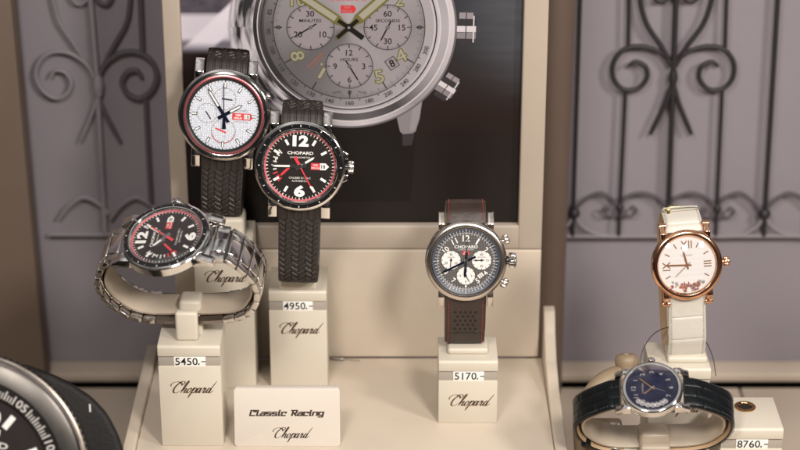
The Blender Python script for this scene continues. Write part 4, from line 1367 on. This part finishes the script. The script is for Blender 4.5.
# empty curved holder behind the blue watch
Pk = at_Y(600, 400, -.6)
hld = tag(empty('watch_holder', T(Pk.x, -.6, ZS - .5)), 'tan curved empty watch holder with a rounded knob behind the blue watch', 'watch holder')
b = MB(); b.M = world(hld).inverted()
arc = [at_Y(581, 452, -1.6), at_Y(581, 425, -1.5), at_Y(586, 404, -1.2), at_Y(598, 386, -.8), at_Y(613, 376, -.3), at_Y(632, 372, .2), at_Y(655, 376, .5)]
sp_ = smooth([tuple(q) for q in arc], 8)
b.tube([Vector(q) for q in sp_], .5, 'tan_holder', 14, rr=[.34 + .12 * math.sin(i / len(sp_) * PI) for i in range(len(sp_))])
b.build('curved_band', hld)
b = MB(); b.M = world(hld).inverted() @ T(*at_Y(627, 362, .2)) @ Matrix.Rotation(R_(-20), 4, 'X')
b.lathe([(0, -1.2), (.46, -1.2), (.48, -.5), (.60, -.1), (.62, .12), (.55, .3), (.40, .40), (.2, .40), (.16, .28), (0, .26)], 'tan_holder', 32); b.build('knob', hld)
b = MB(); b.M = world(hld).inverted()
b.rbox((Pk.x + .3, .1, ZS - .5 + 3.2), (2.0, 1.6, 6.4), 'tan_holder', .2, 3); b.build('foot', hld)

# ---- 8760 stand with brass-rimmed socket
Pe = at_t(753, 429, 99)
h8 = Pe.z - (ZS - .5)
st8 = stand('watch_stand', 'empty cream stand with a brass rimmed hole on top at far right', (Pe.x, Pe.y, ZS - .5), h8, 1.5, 3.2, 2.4)
price_tag('8760.-', (Pe.x + .02, Pe.y + .05, Pe.z - .87), 'white price tag reading 8760 on the stand with the brass rimmed hole')
ph = at_z(745, 407, Pe.z)
b = MB(); b.M = world(st8).inverted() @ T(ph.x, ph.y, Pe.z)
b.lathe([(.52, .0), (.52, .05), (.46, .09), (.38, .09), (.33, .05), (.32, .012)], 'brass', 48); b.disc(.33, .012, 'hole'); b.build('socket', st8)

# ---- sign
Pf = at_z(287.5, 446.5, 0)
sg = tag(empty('sign_block', T(Pf.x, Pf.y, 0)), 'white plate lettered Classic Racing standing between two stands', 'sign')
zt = at_Y(287, 390, Pf.y + .25).z
tilt = Matrix.Rotation(R_(-9), 4, 'X')
b = MB(); b.M = tilt
W_, H_, r_ = 2.62, zt, .16
pts = []
for cx, cz, a0 in ((W_ - r_, r_, -90), (W_ - r_, H_ - r_, 0), (-W_ + r_, H_ - r_, 90), (-W_ + r_, r_, 180)):
    for i in range(7):
        a = R_(a0 + 15 * i); pts.append((cx + r_ * math.cos(a), cz + r_ * math.sin(a)))
b.bprism(pts, 0, .5, 'cream_card', .035, 2, axis='Y'); b.build('plate', sg)
s = MB(); s.M = tilt @ Matrix(((1, 0, 0, 0), (0, 0, -1, -.004), (0, 1, 0, 0), (0, 0, 0, 1)))
RACE = {'C': (1.05, [[(1, .8), (1, 1.12), (0, 1.12), (0, 0), (1, 0)], [(.62, 1.12), (.62, .85)]]), 'l': (.55, [[(0, 1.12), (.1, 1.12), (.1, 0), (.5, 0)]]),
        'a': (.95, [[(.1, .74), (.85, .74), (.85, 0), (0, 0), (0, .37), (.85, .37)]]), 's': (.95, [[(.85, .74), (0, .74), (0, .37), (.85, .37), (.85, 0), (0, 0)]]),
        'i': (.42, [[(-.1, .74), (.12, .74), (.12, 0), (.34, 0)], [(.12, 1.0), (.12, 1.14)]]), 'c': (.9, [[(.8, .52), (.8, .74), (0, .74), (0, 0), (.8, 0)]]),
        'R': (1.12, [[(-.15, 1.12), (1, 1.12), (1, .56), (.2, .56)], [(.2, 1.12), (.2, .0)], [(.55, .56), (1.05, 0)]]),
        'n': (.98, [[(0, 0), (0, .74), (.85, .74), (.85, 0)]]), 'g': (.95, [[(.85, .08), (0, .08), (0, .74), (.85, .74), (.85, -.32), (0, -.32)]]), ' ': (.55, [])}
tw = sum(RACE[c][0] + .28 for c in 'Classic Racing') - .28; sc_ = 3.62 / tw; xx = 0
for c in 'Classic Racing':
    for st_ in RACE[c][1]:
        for (ax_, ay_), (bx_, by_) in zip(st_, st_[1:]):
            hw_ = .115; ex = hw_ if ax_ != bx_ else 0; ey = hw_ if ay_ != by_ else 0
            dx, dy = bx_ - ax_, by_ - ay_; l_ = math.hypot(dx, dy); dx /= l_; dy /= l_
            wq = .20 if abs(dy) > .5 else .135
            P_ = [(ax_ - dx * .1 - dy * wq, ay_ - dy * .1 + dx * wq), (bx_ + dx * .1 - dy * wq, by_ + dy * .1 + dx * wq), (bx_ + dx * .1 + dy * wq, by_ + dy * .1 - dx * wq), (ax_ - dx * .1 + dy * wq, ay_ - dy * .1 - dx * wq)]
            s.flat([((xx + X_ + Y_ * .28 - tw / 2 - .1) * sc_, H_ * .575 + (Y_ - .5) * sc_) for X_, Y_ in P_][::-1], random.uniform(0, .002), 'dark_ink')
    xx += RACE[c][0] + .28
s.script(.26, .12, H_ * .20, 0, 'dark_ink', .22)
s.build('lettering', sg)

# small pin lying on the tray near the board
b = MB(); q0 = at_z(331, 356.5, .1); q1 = at_z(344, 359, .1); q2 = at_z(360, 360.5, .06)
q0.y = min(q0.y, YB - .3)
b.tube([q0, q1], .085, 'steel_brush', 10); b.tube([q1, q2], .025, 'steel_brush', 6)
tag(b.build('metal_pin'), 'small grey metal pin with thin wire lying by the board', 'pin')

# ---- oversized display watch, lower left
Pd = at_t(-38, 478, 92.0); k_ = 92.0 / F
M7 = cam_axes((math.cos(R_(10)), -math.sin(R_(10)), 0), (math.sin(R_(10)), math.cos(R_(10)), 0.04), Pd)
w = tag(empty('display_watch', M7), 'oversized steel display watch with black dial cut off by the lower left corner', 'display watch')
R = 125 * k_
b = MB()
b.lathe([(101 * k_, -.05), (102 * k_, .02), (117 * k_, -.10), (119.5 * k_, -.16)], 'steel_satin', 160)
b.lathe([(119.5 * k_, -.16), (121 * k_, -.14), (122.5 * k_, -.22), (123 * k_, -.4)], 'steel_polish', 160)
b.lathe([(123 * k_, -.4), (125 * k_, -.45), (126 * k_, -.75), (124 * k_, -.9)], 'steel_brush', 160)
b.build('bezel', w)
b = MB()
for i in range(120):
    b.tick(i * 3, 122 * k_, 126 * k_, 3.2 * k_, -.9, 'black_rubber', th=.4)
b.build('grip_ring', w)
b = MB(); b.lathe([(118 * k_, -.5), (122 * k_, -.7), (124 * k_, -1.4), (118 * k_, -2.2), (0, -2.3)], 'steel_dark', 128); b.build('case', w)
d = MB(); d.disc(86 * k_, -.35, 'diver_dial', seg=128); d.lathe([(86 * k_, -.35), (86.5 * k_, -.2), (101 * k_, -.05)], 'black_flange', 160)
dial = d.build('dial', w)
k = MB(); fz = lambda r: -.2 + (r - 86.5) / 14.5 * .15 + .006


def on_flange(a, r, wdt, m):
    dd = Vector((math.sin(R_(a)), math.cos(R_(a)), 0)); nn = Vector((dd.y, -dd.x, 0)) * (wdt * k_ / 2)
    k.add([tuple(dd * (q * k_) + nn * s_ + Vector((0, 0, fz(q)))) for q, s_ in ((r[0], -1), (r[0], 1), (r[1], 1), (r[1], -1))], [[0, 1, 2, 3]], m)


for i in range(60):
    if i % 5 == 0 or i % 5 == 4 and False: continue
    on_flange(i * 6, (88.5, 98), 1.5, 'white_print')
    for q in ((2, 4) if i % 5 != 4 else ()): on_flange(i * 6 + q, (88.5, 95), 1.2, 'white_print')
for i in range(12):
    a = R_(i * 30); t = '%02d' % (i * 5 or 60)
    k.M = Matrix.Rotation(-a, 4, 'Z') @ T(0, 93.5 * k_, fz(93.5) + .01) @ Matrix.Rotation(R_(10), 4, 'X')
    k.text(t, 12.5 * k_, 0, 0, 0, 'white_print', bold=.012, xs=1.05)
k.M = Matrix.Identity(4); k.build('minute_scale', dial)
k = MB()
for h in range(1, 12): k.tick(h * 30, 64 * k_, 79 * k_, 6.2 * k_, -.345, 'white_lume', th=.06)
k.text('12', 34 * k_, 14 * k_, 60 * k_, -.33, 'white_lume', bold=.05); k.build('hour_markers', dial)
k = MB(); k.text('CHOPARD', 8.6 * k_, 6 * k_, 37.5 * k_, -.34, 'white_print', bold=.025, xs=1.6); k.build('dial_lettering', dial)
for nm, a, l in (('hour_hand', 300, 50), ('minute_hand', 235, 76)):
    lume_hand(w, nm, a, l * k_, 8 * k_, -.28 if nm == 'hour_hand' else -.22, 'steel', 'white_lume', 12 * k_)
glass(w, 100 * k_, -.03, .04, 'crystal_coated')
# black rubber strap folding away at the side and the lug
b = MB(); b.M = M7.inverted()
vs = []
b.M = Matrix.Identity(4)
Mi = M7.inverted()
prof = [(20, 362), (52, 373), (72, 383), (92, 396), (108, 413), (119, 434), (126, 456), (130, 500), (60, 520), (0, 480)]
A = [Mi @ at_t(x, y, 94.4) for x, y in prof]; Bk = [Mi @ at_t(x - 4, y + 3, 98.5) for x, y in prof]
bm_ = bmesh.new()
va = [bm_.verts.new(p_) for p_ in A]; vb = [bm_.verts.new(p_) for p_ in Bk]; n = len(prof)
bm_.faces.new(va); bm_.faces.new(vb[::-1])
for i in range(n): bm_.faces.new((va[i], vb[i], vb[(i + 1) % n], va[(i + 1) % n]))
bmesh.ops.recalc_face_normals(bm_, faces=bm_.faces[:])
bmesh.ops.bevel(bm_, geom=bm_.edges[:], offset=.35, segments=5, profile=.5, affect='EDGES', clamp_overlap=True)
b.bm(bm_, 'black_rubber')
q = [Mi @ at_t(x, y, 94.36) for x, y in ((89, 404), (90.5, 404), (91, 412), (89.5, 412))]
b.add([tuple(p_) for p_ in q], [[0, 1, 2, 3]], 'white_print')
b.build('strap', w)

# ================================================================== CAMERA, LIGHT, WORLD
cd = bpy.data.cameras.new('camera'); co = bpy.data.objects.new('camera', cd); COL.objects.link(co)
co.location = CAM * S; co.rotation_euler = (PI / 2 - PIT, 0, 0)
cd.sensor_width = 36; cd.lens = F / 800 * 36; cd.clip_start = .05; cd.clip_end = 50
cd.dof.use_dof = True; cd.dof.focus_distance = 1.008; cd.dof.aperture_fstop = 6.3; cd.dof.aperture_blades = 9
scene.camera = co


def lamp(name, P, target, power, size, col):
    l = bpy.data.lights.new(name, 'AREA'); l.shape = 'DISK'; l.size = size * S; l.energy = power; l.color = col; l.spread = R_(150)
    o = bpy.data.objects.new(name, l); COL.objects.link(o); o.location = Vector(P) * S
    d = (Vector(target) - Vector(P)); o.rotation_euler = d.to_track_quat('-Z', 'Y').to_euler()


WARM = (1, .935, .86)
lamp('ceiling_spot', (24, -60, 57), (0, 0, 6), 3.0, 13, WARM)
lamp('ceiling_spot', (-13, -52, 56), (-4, 0, 6), 1.65, 13, WARM)
lamp('ceiling_spot', (62, -46, 56), (8, 0, 5), 2.55, 13, WARM)

wd = bpy.data.worlds.new('World'); scene.world = wd; wd.use_nodes = True
N, L = wd.node_tree.nodes, wd.node_tree.links
bg = N['Background']
tc = N.new('ShaderNodeTexCoord'); sp = N.new('ShaderNodeSeparateXYZ'); L.new(tc.outputs['Generated'], sp.inputs[0])
r = N.new('ShaderNodeValToRGB'); cr = r.color_ramp  # invented bright and dark bands, added for the metals to reflect
for p_, c in ((.0, (.25, .215, .18)), (.40, (.24, .205, .175)), (.50, (.05, .045, .045)), (.62, (.16, .145, .14)), (.74, (.10, .09, .085)), (.84, (.60, .56, .53)), (.93, (.95, .90, .86))):
    e = cr.elements.new(p_); e.color = (*c, 1)
mr = N.new('ShaderNodeMapRange'); mr.inputs['From Min'].default_value = -1; mr.inputs['From Max'].default_value = 1
L.new(sp.outputs['Z'], mr.inputs['Value']); L.new(mr.outputs[0], r.inputs['Fac'])
nz = N.new('ShaderNodeTexNoise'); nz.inputs['Scale'].default_value = 2.2; nz.inputs['Detail'].default_value = 2
L.new(tc.outputs['Generated'], nz.inputs['Vector'])
m2 = N.new('ShaderNodeMapRange'); m2.inputs['From Min'].default_value = .35; m2.inputs['From Max'].default_value = .65; m2.inputs['To Min'].default_value = .12; m2.inputs['To Max'].default_value = 2.2
L.new(nz.outputs['Fac'], m2.inputs['Value'])
mx = N.new('ShaderNodeMix'); mx.data_type = 'RGBA'; mx.blend_type = 'MULTIPLY'; mx.inputs[0].default_value = 1
L.new(r.outputs['Color'], mx.inputs[6]); L.new(m2.outputs[0], mx.inputs[7])
L.new(mx.outputs[2], bg.inputs['Color']); bg.inputs['Strength'].default_value = .37

scene.view_settings.view_transform = 'Standard'; scene.view_settings.look = 'None'
scene.view_settings.exposure = 0; scene.view_settings.gamma = 1
scene.render.engine = 'CYCLES'
scene.cycles.use_denoising = True
try: scene.cycles.denoiser = 'OPENIMAGEDENOISE'
except Exception: pass
scene.cycles.sample_clamp_indirect = 6
scene.cycles.max_bounces = 8; scene.cycles.transparent_max_bounces = 12
